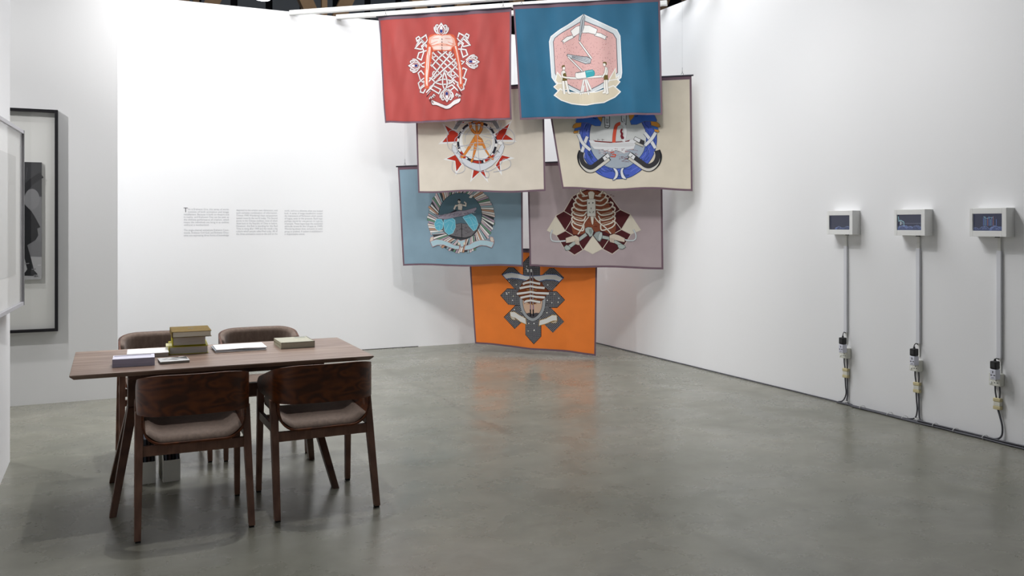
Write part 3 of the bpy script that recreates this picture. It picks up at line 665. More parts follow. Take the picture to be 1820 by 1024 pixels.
def art_blue(P, r):
    cols = ['#efedea', '#efedea', '#efedea', '#d9c3c8', '#d9d1b8', '#6f9a80', '#6d5f86', '#e7d9d2', '#c79c82', '#efedea', '#9db7bf', '#d8b48a', '#efedea', '#47795f', '#b7a4b4', '#efedea']
    cx, cy = 636, 400; N = 86
    P.ell('#43464b', cx, cy+15, 462, 478)
    for k in range(N):
        a = 2*PI*k/N; da = 2*PI/N
        tw = .22 if r.random() < .8 else .3
        def pt(rad, ang): return (cx+rad*math.cos(ang)*.98, cy+15+rad*1.02*math.sin(ang))
        ro = 480+r.uniform(-16, 12)
        P.poly(cols[(k*7+k//9) % len(cols)], [pt(295, a), pt(ro, a+tw), pt(ro-4, a+tw+da*.86), pt(295, a+da*.82)], '#45474b', 3)
    P.ell('#56717e', 634, 372, 304, 312, 0, '#2c3439', 6)
    P.poly('#767377', [(372, 566), (450, 530), (560, 500), (640, 482), (730, 496), (800, 545), (900, 480), (915, 500), (868, 580), (790, 660), (700, 684), (600, 676), (500, 654), (420, 620)], '#3c3b3d', 5)
    for k in range(60):
        x, y = r.uniform(480, 830), r.uniform(510, 660); P.stroke('#4e4b4f', [(x, y), (x+r.uniform(10, 40), y+r.uniform(-10, 12))], 4)
    P.stroke('#2d2c2e', [(650, 490), (655, 680)], 9)
    ic, il = '#67b9d0', '#a9dbe6'
    P.poly(ic, [(300, 430), (370, 428), (398, 480), (388, 560), (340, 596), (290, 570), (268, 500)], il, 6)
    P.poly(ic, [(440, 418), (520, 410), (560, 440), (566, 540), (530, 620), (470, 648), (420, 600), (402, 500), (410, 440)], il, 6)
    P.poly(ic, [(668, 400), (740, 345), (790, 352), (850, 400), (886, 500), (860, 570), (820, 592), (760, 530), (720, 470)], il, 6)
    for L in ([(300, 500), (340, 470), (390, 500)], [(280, 540), (350, 520), (340, 590)], [(420, 480), (480, 440), (540, 470), (500, 560), (540, 600)], [(430, 590), (470, 500)], [(700, 420), (790, 400), (860, 480)], [(740, 360), (800, 470), (840, 580)], [(770, 520), (880, 490)]):
        P.stroke(il, L, 4)
    P.poly('#a19aa8', [(258, 352), (340, 378), (460, 350), (600, 312), (700, 304), (790, 282), (862, 262), (866, 290), (820, 336), (700, 376), (600, 392), (430, 432), (330, 424)], '#3a3740', 4)
    for k in range(70):
        x = r.uniform(300, 830); y = 385-(x-330)*.13+r.uniform(-14, 28); P.stroke(r.choice(['#5a5364', '#cfc9d4', '#6f6879']), [(x, y), (x+r.uniform(12, 40), y-r.uniform(0, 7))], 4)
    P.poly('#2f2f36', [(480, 342), (560, 300), (600, 296), (560, 322)])
    sk, ol = '#ddd6cc', '#3b3836'
    P.stroke(sk, [(612, 232), (570, 240), (548, 290)], 22, oc=ol, ow=3); P.stroke(sk, [(650, 225), (706, 240), (710, 205), (684, 185)], 20, oc=ol, ow=3)
    P.poly(sk, [(590, 225), (620, 205), (660, 212), (662, 262), (655, 305), (602, 295), (600, 255)], ol, 4)
    P.ell(sk, 618, 182, 20, 25, 0, ol, 3); P.poly('#2d2b2b', [(596, 172), (600, 150), (622, 142), (636, 160), (630, 178), (612, 164)])
    P.poly('#e6e3dc', [(750, 130), (770, 95), (812, 80), (815, 110), (790, 138)], ol, 4)
    pb, po = '#b5d3dd', '#b98a8c'
    P.poly('#ded2c4', [(200, 740), (212, 690), (250, 676), (255, 712), (240, 760)], po, 5); P.poly('#ded2c4', [(1100, 745), (1085, 690), (1048, 680), (1044, 715), (1062, 760)], po, 5)
    P.poly(pb, [(205, 748), (290, 716), (380, 720), (470, 750), (550, 790), (622, 800), (616, 846), (560, 846), (480, 822), (400, 788), (310, 796), (240, 824)], po, 6)
    P.poly(pb, [(700, 800), (760, 782), (830, 742), (910, 722), (1000, 728), (1100, 760), (1066, 836), (1000, 806), (920, 796), (850, 822), (770, 852), (692, 856)], po, 6)
    P.poly(pb, [(596, 706), (640, 728), (690, 712), (708, 740), (686, 770), (680, 808), (640, 812), (632, 770), (600, 745)], po, 5)
    P.ell('#e2d8c6', 614, 768, 16, 20); P.ell('#e2d8c6', 690, 766, 14, 20)

def art_mauve(P, r):
    mr, cr, ol = '#522328', '#e4dccb', '#ddd3c6'
    P.poly(mr, [(470, 112), (592, 40), (740, -20), (880, 44), (1000, 110), (1140, 300), (1280, 365), (1155, 578), (1285, 642), (1200, 790), (1028, 926), (890, 852), (755, 668), (630, 852), (500, 926), (350, 830), (240, 656), (365, 590), (230, 382), (348, 312)], ol, 9)
    for L in ([(230, 385), (365, 585), (240, 655), (104, 590)], [(1280, 365), (1422, 580), (1290, 642), (1158, 578)], [(755, 666), (892, 852), (755, 922), (630, 852)]): P.poly(cr, L, '#cfc5b8', 4)
    for L in ([(465, 118), (515, 185)], [(345, 314), (465, 382)], [(365, 585), (470, 420)], [(365, 588), (480, 655)], [(997, 108), (935, 195)], [(1140, 300), (1045, 358)], [(1155, 578), (1070, 465)], [(1155, 580), (1040, 645)], [(620, 855), (550, 740)], [(895, 852), (985, 715)]): P.stroke(ol, L, 9)
    br, db = '#8a4d38', '#5e2a20'
    P.poly(br, [(560, 60), (740, 20), (880, 60), (950, 130), (985, 230), (1040, 320), (1075, 440), (1082, 560), (1060, 642), (980, 640), (880, 590), (800, 630), (740, 560), (680, 610), (600, 640), (480, 640), (456, 540), (466, 380), (496, 220), (520, 130)], db, 4)
    for k in range(70):
        x, y = r.uniform(500, 1040), r.uniform(80, 610); P.stroke(r.choice([db, db, '#b57a58', '#a4623f']), [(x, y), (x+r.uniform(-50, 50), y+r.uniform(-12, 12))], 7)
    bn, bo = '#ece5d8', '#6a4034'
    for k in range(8):
        y0 = 70+k*66; w = 150+min(k, 4)*26+(k == 0)*(-20)
        for s in (-1, 1):
            X = lambda d: 740+s*d*(1.18 if s > 0 and k > 2 else 1)
            sp = 52+max(0, k-3)*14
            P.stroke('#c9b8a2', [(X(w+14), y0-52), (X(w-30), y0-64), (X(120), y0-34)], 9, smooth=True)
            P.stroke(bn, [(X(sp), y0+(30 if k < 4 else -8*(k-3))), (X(120), y0+40+max(0, k-3)*4), (X(w-30), y0+26), (X(w+16), y0-18), (X(w+22), y0-58), (X(w-10), y0-78)], 17, smooth=True, oc=bo, ow=3.5)
    for s in (-1, 1):
        P.stroke(bn, [(740+s*40, 395), (740+s*95, 470), (740+s*(135 if s < 0 else 200), 560), (740+s*(190 if s < 0 else 270), 640)], 15, smooth=True, oc=bo, ow=3)
    P.poly(bn, [(690, 60), (720, 40), (760, 42), (785, 66), (770, 150), (708, 150)], bo, 4)
    P.poly(bn, [(722, 390), (774, 390), (764, 500), (750, 515), (738, 480)], bo, 4)
    P.poly('#efede6', [(676, 150), (794, 150), (798, 390), (680, 390)], '#8c8580', 5)
    for L in ([(692, 206), (712, 192), (712, 218)], [(772, 204), (752, 190), (752, 216)]): P.poly('#2b2828', L)
    for L in ([(733, 268), (735, 292)], [(712, 324), (722, 344)], [(770, 320), (758, 344)]): P.stroke('#2b2828', L, 8)
    # bones and hands
    gb, go, sk, so = '#b3bdb9', '#4a5552', '#dccdbd', '#5c4b42'
    P.stroke('#d6dde0', [(185, 580), (160, 650), (175, 722), (240, 738), (378, 728)], 17, smooth=True, oc='#8d8a90', ow=3); P.stroke('#d6dde0', [(1318, 575), (1352, 650), (1340, 712), (1280, 732), (1205, 722)], 17, smooth=True, oc='#8d8a90', ow=3)
    P.stroke(gb, [(385, 838), (500, 760), (668, 640)], 44, oc=go, ow=4)
    P.poly(gb, [(650, 560), (690, 540), (740, 548), (768, 600), (750, 665), (715, 682), (690, 640), (655, 612)], go, 5); P.poly('#8d9894', [(700, 570), (738, 566), (750, 610), (728, 650), (706, 610)])
    P.poly(gb, [(352, 815), (385, 785), (420, 800), (446, 830), (430, 856), (372, 862)], go, 5)
    P.stroke(gb, [(850, 676), (990, 706), (1180, 815)], 40, oc=go, ow=4)
    P.poly('#9fa9a8', [(765, 660), (800, 615), (850, 604), (890, 625), (888, 700), (856, 752), (822, 735)], go, 5); P.ell('#c2cac8', 860, 676, 26, 62, .25, go, 4)
    P.poly(gb, [(1100, 800), (1150, 780), (1200, 800), (1214, 826), (1170, 856), (1120, 846)], go, 5)
    P.poly(sk, [(372, 690), (450, 664), (520, 652), (568, 680), (575, 720), (545, 760), (500, 740), (420, 755), (378, 760)], so, 5)
    P.poly(sk, [(1205, 700), (1120, 660), (1050, 640), (990, 664), (985, 706), (1030, 745), (1070, 728), (1130, 745), (1200, 756)], so, 5)
    for k in range(4):
        P.stroke(sk, [(505+k*16, 715+k*4), (522+k*15, 752+k*5), (518+k*12, 775+k*4)], 13, oc=so, ow=3); P.stroke(sk, [(1045-k*15, 705-k*2), (1042-k*15, 745-k*4), (1050-k*14, 768-k*4)], 13, oc=so, ow=3)

def art_orange(P, r):
    dk = '#23222a'
    arms = [([(350, 280), (350, 8), (450, -95), (548, 10), (548, 280)], 0), ([(375, 600), (375, 855), (475, 965), (560, 880), (560, 600)], 0),
            ([(75, 400), (155, 317), (330, 325), (330, 520), (165, 505)], 0), ([(830, 455), (745, 546), (590, 540), (590, 345), (740, 352)], 0),
            ([(90, 152), (170, 70), (235, 70), (420, 240), (300, 330), (240, 320)], 1), ([(820, 190), (712, 80), (660, 80), (500, 230), (600, 330), (690, 345)], 1),
            ([(115, 655), (240, 790), (420, 620), (330, 515), (250, 515)], 1), ([(820, 712), (697, 838), (520, 660), (600, 520), (675, 545)], 1)]
    for p, _ in arms: P.poly(dk, p, '#17161c', 4)
    P.ell(dk, 455, 440, 170, 190)
    def clip(p, d, poly):
        # parameter interval of the line p + t d inside a convex polygon
        t0, t1 = -1e9, 1e9; c = sum((Vector(q) for q in poly), Vector((0, 0)))/len(poly)
        for i in range(len(poly)):
            a, b = Vector(poly[i]), Vector(poly[(i+1) % len(poly)]); n = Vector((-(b-a).y, (b-a).x))
            if n.dot(c-a) < 0: n = -n
            nd, s = n.dot(d), n.dot(a-p)
            if abs(nd) < 1e-9:
                if s > 0: return None
                continue
            t = s/nd
            if nd > 0: t0 = max(t0, t)
            else: t1 = min(t1, t)
        return (t0, t1) if t1-t0 > 6 else None
    P.layer += 1
    for p, diag in arms:
        for d in ([Vector((1, 0)), Vector((0, 1))] if not diag else [Vector((.707, .707)), Vector((.707, -.707))]):
            n = Vector((-d.y, d.x))
            for k in range(-70, 71):
                q = Vector((455, 440))+n*k*15.5; c = clip(q, d, p)
                if c: P.stroke('#c6c6cb', [q+d*(c[0]+4), q+d*(c[1]-4)], 2.1, keep=True)
    for p, _ in arms:
        c = sum((Vector(q) for q in p), Vector((0, 0)))/len(p)
        for k in range(5): P.ell(r.choice(['#ffffff', '#f3f0d8', '#ffffff']), c.x+r.uniform(-75, 75), c.y+r.uniform(-75, 75), 6.5, n=10)
    P.poly('#ecebe9', [(100, 158), (150, 136), (210, 128), (300, 144), (380, 166), (460, 170), (540, 166), (640, 150), (740, 156), (812, 200), (770, 240), (710, 218), (620, 214), (540, 232), (450, 232), (360, 214), (280, 200), (210, 194), (142, 206)], '#3a66a8', 7)
    # shield
    P.poly('#d9b79e', [(330, 440), (590, 440), (580, 540), (540, 620), (460, 670), (380, 620), (340, 540)])
    P.poly('#4f4c50', [(375, 610), (420, 598), (455, 612), (500, 600), (545, 605), (500, 650), (460, 668), (410, 645)])
    for x in (436, 468): P.stroke('#9b7d90', [(x, 480), (x+2, 570)], 14); P.stroke('#1d1a20', [(x, 560), (x+2, 642)], 15)
    P.stroke('#2c2b30', [(322, 400), (326, 500), (350, 585), (400, 650), (462, 680), (525, 650), (575, 580), (594, 500), (598, 400)], 42, smooth=True); P.stroke('#a7abae', [(322, 400), (326, 500), (350, 585), (400, 650), (462, 680), (525, 650), (575, 580), (594, 500), (598, 400)], 33, smooth=True)
    # slatted bundle
    bn = '#7a3f22'
    P.poly(bn, [(400, 215), (430, 195), (470, 190), (500, 215), (570, 245), (600, 300), (655, 350), (620, 400), (600, 440), (550, 470), (460, 505), (380, 470), (320, 430), (270, 380), (310, 300), (345, 240)], '#3d1f14', 4)
    for L in ([(420, 210), (440, 180), (450, 214)], [(455, 214), (480, 184), (482, 216)]): P.poly(bn, L)
    for x in (432, 462): P.stroke('#8f8a94', [(x, 110), (x+4, 500)], 13, oc='#3b2d30', ow=2)
    for xl, xr, y in ((340, 555, 240), (300, 608, 290), (264, 658, 356), (310, 610, 402), (358, 556, 456)):
        xm = 440
        P.poly('#eae8e4', [(xl, y+8), (xm-60, y-6), (xm, y-16), (xm+60, y-2), (xr, y+6), (xr-4, y+36), (xm+60, y+26), (xm, y+12), (xm-60, y+22), (xl+6, y+38)], '#5a2f1c', 4)
        P.stroke('#c99a5a', [(xm-50, y+40), (xm+70, y+44)], 5)
    for x in (400, 440): P.poly('#efefee', [(x-10, 92), (x+8, 82), (x+20, 100), (x+16, 126), (x-4, 124)], '#333', 3)
    # lower ribbons
    P.poly('#e9e8e4', [(184, 592), (240, 590), (300, 626), (380, 664), (388, 736), (310, 706), (245, 660), (205, 676), (190, 640)], '#b08a34', 6)
    P.poly('#cfcac0', [(190, 645), (240, 662), (250, 690), (205, 676)], '#b08a34', 4)
    P.poly('#e9e8e4', [(542, 690), (620, 668), (690, 630), (742, 634), (746, 700), (700, 700), (620, 732), (532, 754)], '#b08a34', 6)
    P.poly('#cfcac0', [(680, 716), (744, 700), (736, 724), (690, 726)], '#b08a34', 4)

FLAGS = [
    ('printed_flag', 'red flag printed with white knotwork and a headless torso, upper left', '#a2423e',
     [(2.705, 9.324, 3.795), (3.881, 8.337, 3.796), (2.773, 9.267, 2.611), (3.886, 8.333, 2.615)], [(672, 31), (909, 15), (685, 220), (910, 212)],
     [(.022, 3.3, .10, .1), (.011, 6.1, -.14, .2), (.004, 11, .2, .2)], art_red, (700, 20, 5.39), .006, 1, (.02, .001), .5),
    ('printed_flag', 'teal blue flag printed with a pink hexagon and two workers carrying a pill, upper right', '#1c5876',
     [(3.895, 8.325, 3.819), (5.081, 7.33, 3.798), (3.957, 8.274, 2.6), (5.099, 7.316, 2.617)], [(912, 11), (1173, -3), (925, 214), (1177, 203)],
     [(.016, 3.7, .08, .1), (.009, 7.3, -.1, .2)], art_teal, (950, 10, 5.39), .006, 2, (.001, .02)),
    ('printed_flag', 'beige flag printed with a red star, orange tripod and tangled wire, below the red flag', '#ccc3b6',
     [(3.111, 9.243, 2.972), (4.243, 8.294, 3.011), (3.142, 9.217, 1.853), (4.262, 8.278, 1.846)], [(738, 165), (966, 149), (744, 342), (970, 341)],
     [(.007, 3.1, .05, .2), (.004, 6.3, -.1, .3)], art_beige_star, (770, 200, 7.3125), .008, 3, (.02, 0)),
    ('printed_flag', 'beige flag printed with a blue wreath, black magnets and a boat, below the teal flag', '#ccc3b2',
     [(4.252, 8.286, 3.017), (5.442, 7.288, 3.027), (4.404, 8.159, 1.868), (5.45, 7.281, 1.848)], [(968, 148), (1229, 135), (1000, 337), (1231, 338)],
     [(.008, 2.9, .07, .2), (.004, 6.7, -.1, .3)], art_beige_wreath, (1000, 190, 7.315), .010, 4, (0, .02)),
    ('printed_flag', 'grey blue flag printed with a ring of books around a rower and ice blocks', '#7b94a3',
     [(3.065, 9.744, 2.167), (4.223, 8.772, 2.198), (3.119, 9.698, 1.012), (4.228, 8.768, 1.018)], [(707, 297), (929, 288), (717, 472), (930, 474)],
     [(.008, 3.2, .06, .2), (.005, 5.9, -.1, .3)], art_blue, (740, 335, 7.875), .006, 5, (.02, 0)),
    ('printed_flag', 'mauve grey flag printed with a rib cage and two hands holding bones', '#a6989b',
     [(4.263, 8.738, 2.178), (5.416, 7.771, 2.206), (4.283, 8.721, 1.019), (5.425, 7.763, 1.013)], [(937, 291), (1177, 282), (941, 474), (1179, 478)],
     [(.007, 3.4, .05, .2), (.004, 6.2, -.1, .3)], art_mauve, (960, 335, 7.879), .006, 6, (0, .02)),
    ('printed_flag', 'orange flag printed with a black gridded eight-armed emblem, lowest, almost touching the floor', '#e57b2f',
     [(3.839, 9.441, 1.201), (4.942, 8.338, 1.204), (3.9, 9.38, 0.091), (4.929, 8.351, 0.028)], [(833, 443), (1062, 445), (845, 611), (1059, 632)],
     [(.010, 2.1, .03, .2), (.005, 4.7, -.05, .3)], art_orange, (880, 465, 6.607), .006, 7, (.015, .015)),
]
for F in FLAGS: flag(*F)

# ------------------------------------------------------------------ table
def build_table():
    t = thing('dining_table', 'long dark walnut table with forked legs, books and papers on it', 'table', (.59, 5.205, 0))
    bm = B(); box(bm, (-.77, -.435, .727), (.77, .435, .745), .0)
    for v in bm.verts:
        if v.co.z < .73: v.co.x *= .975; v.co.y *= .955
    # thin square lip above the chamfer
    box(bm, (-.77, -.435, .7435), (.77, .435, .752), .002)
    link('tabletop', bm, TABLEWOOD, t)
    for sx in (-1, 1):
        bm = B(); bar(bm, (sx*.475, 0, .46), (sx*.475, 0, .727), .05, .11, .05, .16, bev=.003); link('post', bm, DARKWOOD, t)
        for sy in (-1, 1):
            bm = B(); bar(bm, (sx*.575, sy*.325, 0), (sx*.475, sy*.035, .50), .034, .062, .05, .075, bev=.003); link('leg', bm, DARKWOOD, t)
        bm = B(); box(bm, (sx*.475-.03, -.36, .705), (sx*.475+.03, .36, .727), .003); link('crosspiece', bm, DARKWOOD, t)
    bm = B(); box(bm, (-.45, -.02, .50), (.45, .02, .575), .003); link('stretcher', bm, DARKWOOD, t)
    for sy in (-1, 1):
        bm = B(); box(bm, (-.5, sy*.30-.02, .69), (.5, sy*.30+.02, .727), .003); link('apron_rail', bm, DARKWOOD, t)
build_table()

# ------------------------------------------------------------------ chairs
def chair(label):
    t = thing('armchair', label, 'chair', (0, 0, 0), 0, 'walnut chairs around the table')
    # plan curve of the back band
    def plan(s, inset=0):
        a, yb, tip, R = .262-inset, -.287+inset, .265, .135-inset
        Ls = [tip-(yb+R), PI/2*R, 2*(a-R), PI/2*R, tip-(yb+R)]; tot = sum(Ls); d = s*tot
        if d <= Ls[0]: return Vector((-a, tip-d)), Vector((1, 0))
        d -= Ls[0]
        if d <= Ls[1]: g = d/R; c = Vector((-a+R, yb+R)); n = Vector((-math.cos(g), -math.sin(g))); return c+n*R, -n
        d -= Ls[1]
        if d <= Ls[2]: return Vector((-a+R+d, yb-.010*math.sin(PI*d/Ls[2]))), Vector((0, 1))
        d -= Ls[2]
        if d <= Ls[3]: g = d/R; c = Vector((a-R, yb+R)); n = Vector((math.sin(g), -math.cos(g))); return c+n*R, -n
        d -= Ls[3]
        return Vector((a, yb+R+d)), Vector((-1, 0))
    def zr(y):
        k = min(1, max(0, (y+.285)/.55)); top = .778-.135*k; bot = .583-.010*k
        e = max(0, (y-.20)/.065); m = (top+bot)/2
        if e > 0: top = m+(top-m)*math.sqrt(max(.12, 1-min(1, e)**2)); bot = m+(bot-m)*math.sqrt(max(.12, 1-min(1, e)**2))
        return bot, top
    def band(off, dz=0):
        def f(u, v):
            p, n = plan(u); q = p+n*off; b, tp = zr(p.y)
            return Vector((q.x, q.y, b+dz+(tp-b-2*dz)*v))
        return f
    bm = B(); slab(bm, band(0), band(.012), 72, 6); autosmooth(link('backrest_shell', bm, CHAIRWOOD, t), 50)
    # upholstered pad inside the band
    s0, s1 = .225, .775
    def pad(front):
        def f(u, v):
            s = s0+(s1-s0)*u; p, n = plan(s); b, tp = zr(p.y); b += .012; tp -= .001
            ed = min(1, min(u, 1-u)/.05); ev = min(1, min(v, 1-v)/.16)
            o = .0125 if not front else .014+.026*math.sqrt(max(0, 1-(1-ed)**2))*math.sqrt(max(0, 1-(1-ev)**2))
            q = p+n*o; return Vector((q.x, q.y, b+(tp-b)*v))
        return f
    bm = B(); slab(bm, pad(0), pad(1), 60, 12); autosmooth(link('backrest_pad', bm, FABRIC, t), 60)
    # bent seat shell
    def shell(off):
        def f(u, v):
            a, z0, zt, R = .243, .436, .64, .105
            Ls = [zt-z0-R, PI/2*R, 2*(a-R), PI/2*R, zt-z0-R]; d = u*sum(Ls)
            if d < Ls[0]: x, z, nx, nz = -a, zt-d, 1, 0
            elif d < Ls[0]+Ls[1]: g = (d-Ls[0])/R; nx, nz = math.cos(g), math.sin(g); x, z = -a+R-nx*R, z0+R-nz*R
            elif d < sum(Ls[:3]): x, z, nx, nz = -a+R+(d-Ls[0]-Ls[1]), z0, 0, 1
            elif d < sum(Ls[:4]): g = (d-sum(Ls[:3]))/R; nx, nz = -math.sin(g), math.cos(g); x, z = a-R+math.sin(g)*R, z0+R-math.cos(g)*R
            else: x, z, nx, nz = a, z0+R+(d-sum(Ls[:4])), -1, 0
            hgt = (z-z0)/(zt-z0); y0, y1 = -.215+.02*hgt, .245-.16*hgt
            y = y0+(y1-y0)*v
            z += .022*(v-.35) if hgt < .3 else 0
            return Vector((x+nx*off, y, z+nz*off))
        return f
    bm = B(); slab(bm, shell(0), shell(.010), 40, 8); autosmooth(link('seat_shell', bm, CHAIRWOOD, t), 50)
    def seat(top):
        def f(u, v):
            x = -.222+.444*u; y = -.205+.44*v
            sl = .022*(v-.35)
            rise = .052*max(0, (abs(x)-.135)/.087)**2
            e = min(1, min(u, 1-u)/.08)*1.0; e2 = min(1, min(v, 1-v)/.10)
            h = 0 if not top else .024*math.sqrt(max(0, 1-(1-e)**2))*math.sqrt(max(0, 1-(1-e2)**2))
            return Vector((x, y, .4475+sl+rise+h+(.001 if top else 0)))
        return f
    bm = B(); slab(bm, seat(0), seat(1), 32, 20); autosmooth(link('seat_pad', bm, FABRIC, t), 60)
    for sx in (-1, 1):
        bm = B(); bar(bm, (sx*.260, -.275, .008), (sx*.2485, -.120, .584), .030, .036, .040, .046, bev=.003)
        lg = link('leg', bm, FRAMEWOOD, t); bm = B(); box(bm, (sx*.258-.012, -.289, 0), (sx*.258+.012, -.261, .009)); link('glide', bm, RUBBER, lg)
        bm = B(); bar(bm, (sx*.254, .266, .008), (sx*.2485, .236, .580), .028, .034, .036, .040, bev=.003)
        lg = link('leg', bm, FRAMEWOOD, t); bm = B(); box(bm, (sx*.254-.012, .252, 0), (sx*.254+.012, .280, .009)); link('glide', bm, RUBBER, lg)
        bm = B(); box(bm, (sx*.250-.010, -.170, .415), (sx*.250+.010, .240, .460), .002); link('side_rail', bm, FRAMEWOOD, t)
    bm = B(); box(bm, (-.236, -.180, .375), (.236, -.156, .425), .002); link('rear_rail', bm, FRAMEWOOD, t)
    bm = B(); box(bm, (-.236, .232, .392), (.236, .252, .430), .002); link('front_rail', bm, FRAMEWOOD, t)
    return t
c1 = chair('walnut chair with its plywood back to us, nearest and left, in front of the table')
c1.location = (.382, 4.70, 0); c1.rotation_euler = (0, 0, math.radians(-.6))
dup(c1, (1.018, 4.722, 0), math.radians(1.6), 'walnut chair with its plywood back to us, right front corner of the table')
dup(c1, (.315, 5.99, 0), PI+math.radians(1), 'upholstered walnut chair facing us behind the table, left, behind the book stack')
dup(c1, (.925, 5.965, 0), PI-math.radians(1), 'upholstered walnut chair facing us behind the table, right, behind the white magazines')

# ------------------------------------------------------------------ things on the table
TZ = .752
def book(name, label, x, y, w, d, h, rz, cover, pages, z=TZ, board=.003, cat='book', group=None, spine='left', over=.004):
    t = thing(name, label, cat, (x, y, z), math.radians(rz), group)
    bm = B(); box(bm, (-w/2+.004, -d/2+over, board), (w/2-over, d/2-over, h-board)); link('pages', bm, pages, t)
    bm = B(); box(bm, (-w/2, -d/2, 0), (w/2, d/2, board), .0008); box(bm, (-w/2, -d/2, h-board), (w/2, d/2, h), .0008)
    box(bm, (-w/2-.002, -d/2, 0), (-w/2+.004, d/2, h), .002)
    link('cover', bm, cover, t)
    return t
YEL = mat('yellow_book_cover', '#b3a91c', .5, .4); OLV = mat('olive_cloth_cover', '#746034', .85, .2, vary=.12, vscale=40)
LIL = mat('lilac_card_edges', '#a3a0b4', .85, .1, vary=.14, vscale=30, stretch=(.3, .3, 25))
gs = 'thick books stacked on the table'
b = book('thick_book', 'thick yellow-edged book at the bottom of the stack of three', .42, 5.42, .212, .27, .044, -3, YEL, mat('grey_page_edges', '#c2beb8', .9, .1, vary=.15, vscale=30, stretch=(.5, .5, 25)), group=gs)
bm = B(); box(bm, (-.122, -.10, .040), (-.04, .02, .0465)); link('loose_flyleaf', bm, mat('cream_paper', '#e3dfb8', .8, .2), b)
book('thick_book', 'thick grey-paged book with yellow spine, in the middle of the stack of three', .422, 5.42, .182, .24, .052, -2, YEL, mat('grey_page_edges', '#c2beb8'), TZ+.0470, group=gs)
b = book('thick_book', 'olive brown clothbound book on top of the stack of three', .43, 5.385, .212, .27, .034, -1, OLV, mat('cream_page_edges', '#dcd8c8', .9, .1, vary=.12, vscale=30, stretch=(.5, .5, 25)), TZ+.0995, group=gs)
bm = B(); box(bm, (-.012, .0, .0338), (-.002, .03, .0344)); box(bm, (.004, .0, .0338), (.014, .03, .0344)); link('stamped_title', bm, mat('dark_foil', '#3a301c', .5, .4), b)
t = thing('card_stack', 'neat block of lilac grey cards at the front left of the table', 'cards', (.117, 5.005, TZ), math.radians(-2))
bm = B(); box(bm, (-.102, -.07, 0), (.102, .07, .042)); link('card_block', bm, LIL, t)
bm = B(); box(bm, (-.101, -.069, .042), (.101, .069, .0435)); link('top_card', bm, mat('lilac_white_card', '#dddbe8', .7, .2), t)
bm = B(); box(bm, (-.096, .028, .0435), (.085, .052, .0441)); link('printed_strip', bm, mat('lilac_print', '#8b879c', .7, .2), t)
t = thing('drawing_book', 'thick white-covered book lying behind the lilac card block', 'book', (.198, 5.33, TZ), math.radians(-2))
bm = B(); box(bm, (-.106, -.10, 0), (.106, .10, .022)); link('pages', bm, mat('grey_book_edges', '#a09b94', .9, .1, vary=.1, vscale=30, stretch=(.5, .5, 25)), t)
bm = B(); box(bm, (-.108, -.102, .022), (.108, .102, .025)); link('cover', bm, PAPER, t)
P = Print(lambda p: p, lambda u, v, l: Vector((u, v, .025+l)), None, .0002, .00003)
for k in range(14):
    x, y = random.uniform(-.05, .06), random.uniform(-.05, .05); P.stroke('#c3c3c3', [(x, y), (x+.012, y+.006), (x+.022, y-.004)], .0014)
P.build('pencil_drawing', t, ink)
t = thing('photo_booklet', 'small booklet with a grey cover photograph, right of the lilac card block', 'booklet', (.315, 5.025, TZ), math.radians(3))
bm = B(); box(bm, (-.073, -.073, 0), (.073, .073, .012), .002); link('pages', bm, mat('soft_grey_pages', '#8f8c86', .9, .1), t)
bm = B(); box(bm, (-.0745, -.0745, .012), (.0745, .0745, .0135)); link('cover', bm, mat('booklet_cover', '#c9c9c8', .5, .4), t)
P = Print(lambda p: p, lambda u, v, l: Vector((u, v, .0135+l)), None, .0002, .00003)
P.poly('#6f6d6c', [(-.01, .07), (.03, .02), (.07, -.03), (.073, .073)]); P.poly('#4b4a4c', [(.01, .07), (.05, .03), (.073, .03), (.073, .073)]); P.poly('#8b8988', [(-.03, .0), (.0, .03), (.03, -.01), (.01, -.03)])
P.poly('#e9e9e7', [(.03, .055), (.055, .06), (.07, .073), (.035, .073)]); P.poly('#a9a8a6', [(-.06, .02), (-.03, .045), (-.02, .02), (-.045, .0)])
P.build('cover_photo', t, ink)
for k, (dx, dy, rz, lab) in enumerate([(0, 0, -1, 'lowest of the thin white magazines in the middle of the table'), (-.004, .006, .8, 'middle one of the thin white magazines'), (.004, .004, -.4, 'top blank white magazine, slightly wavy, in the middle of the table')]):
    t = thing('white_magazine', lab, 'magazine', (.70+dx, 5.352+dy, TZ+.0068*k), math.radians(rz), 'white magazines on the table')
    def top(off, k=k):
        def f(u, v): return Vector((-.143+.286*u, -.108+.216*v, off+.0012*math.sin(7*u+2*k)*(1-v)))
        return f
    bm = B(); slab(bm, top(.0015), top(.0062), 20, 6); autosmooth(link('pages', bm, PAPER if k != 1 else mat('blue_grey_pages', '#a9b0ba', .8, .2), t))
t = thing('slipcase', 'beige grey slipcased book at the right end of the table', 'book', (1.027, 5.37, TZ), math.radians(.5))
SLP = mat('beige_grey_board', '#b6b4a4', .85, .15, vary=.06, vscale=40)
bm = B(); box(bm, (-.100, -.122, 0), (.100, .122, .004)); box(bm, (-.100, -.122, .034), (.100, .122, .038)); box(bm, (-.100, -.122, 0), (.100, -.118, .038)); box(bm, (-.100, .118, 0), (.100, .122, .038)); box(bm, (.096, -.122, 0), (.100, .122, .038)); link('case', bm, SLP, t)
bm = B(); box(bm, (-.099, -.117, .0045), (.095, .117, .0335)); link('inner_book', bm, mat('pale_cloth_spine', '#bdbba4', .85, .15), t)
bm = B(); box(bm, (-.0998, -.09, .018), (-.099, .085, .0195)); box(bm, (-.0998, .09, .015), (-.099, .104, .023)); link('spine_mark', bm, mat('dark_mark', '#55504a', .7, .2), t)
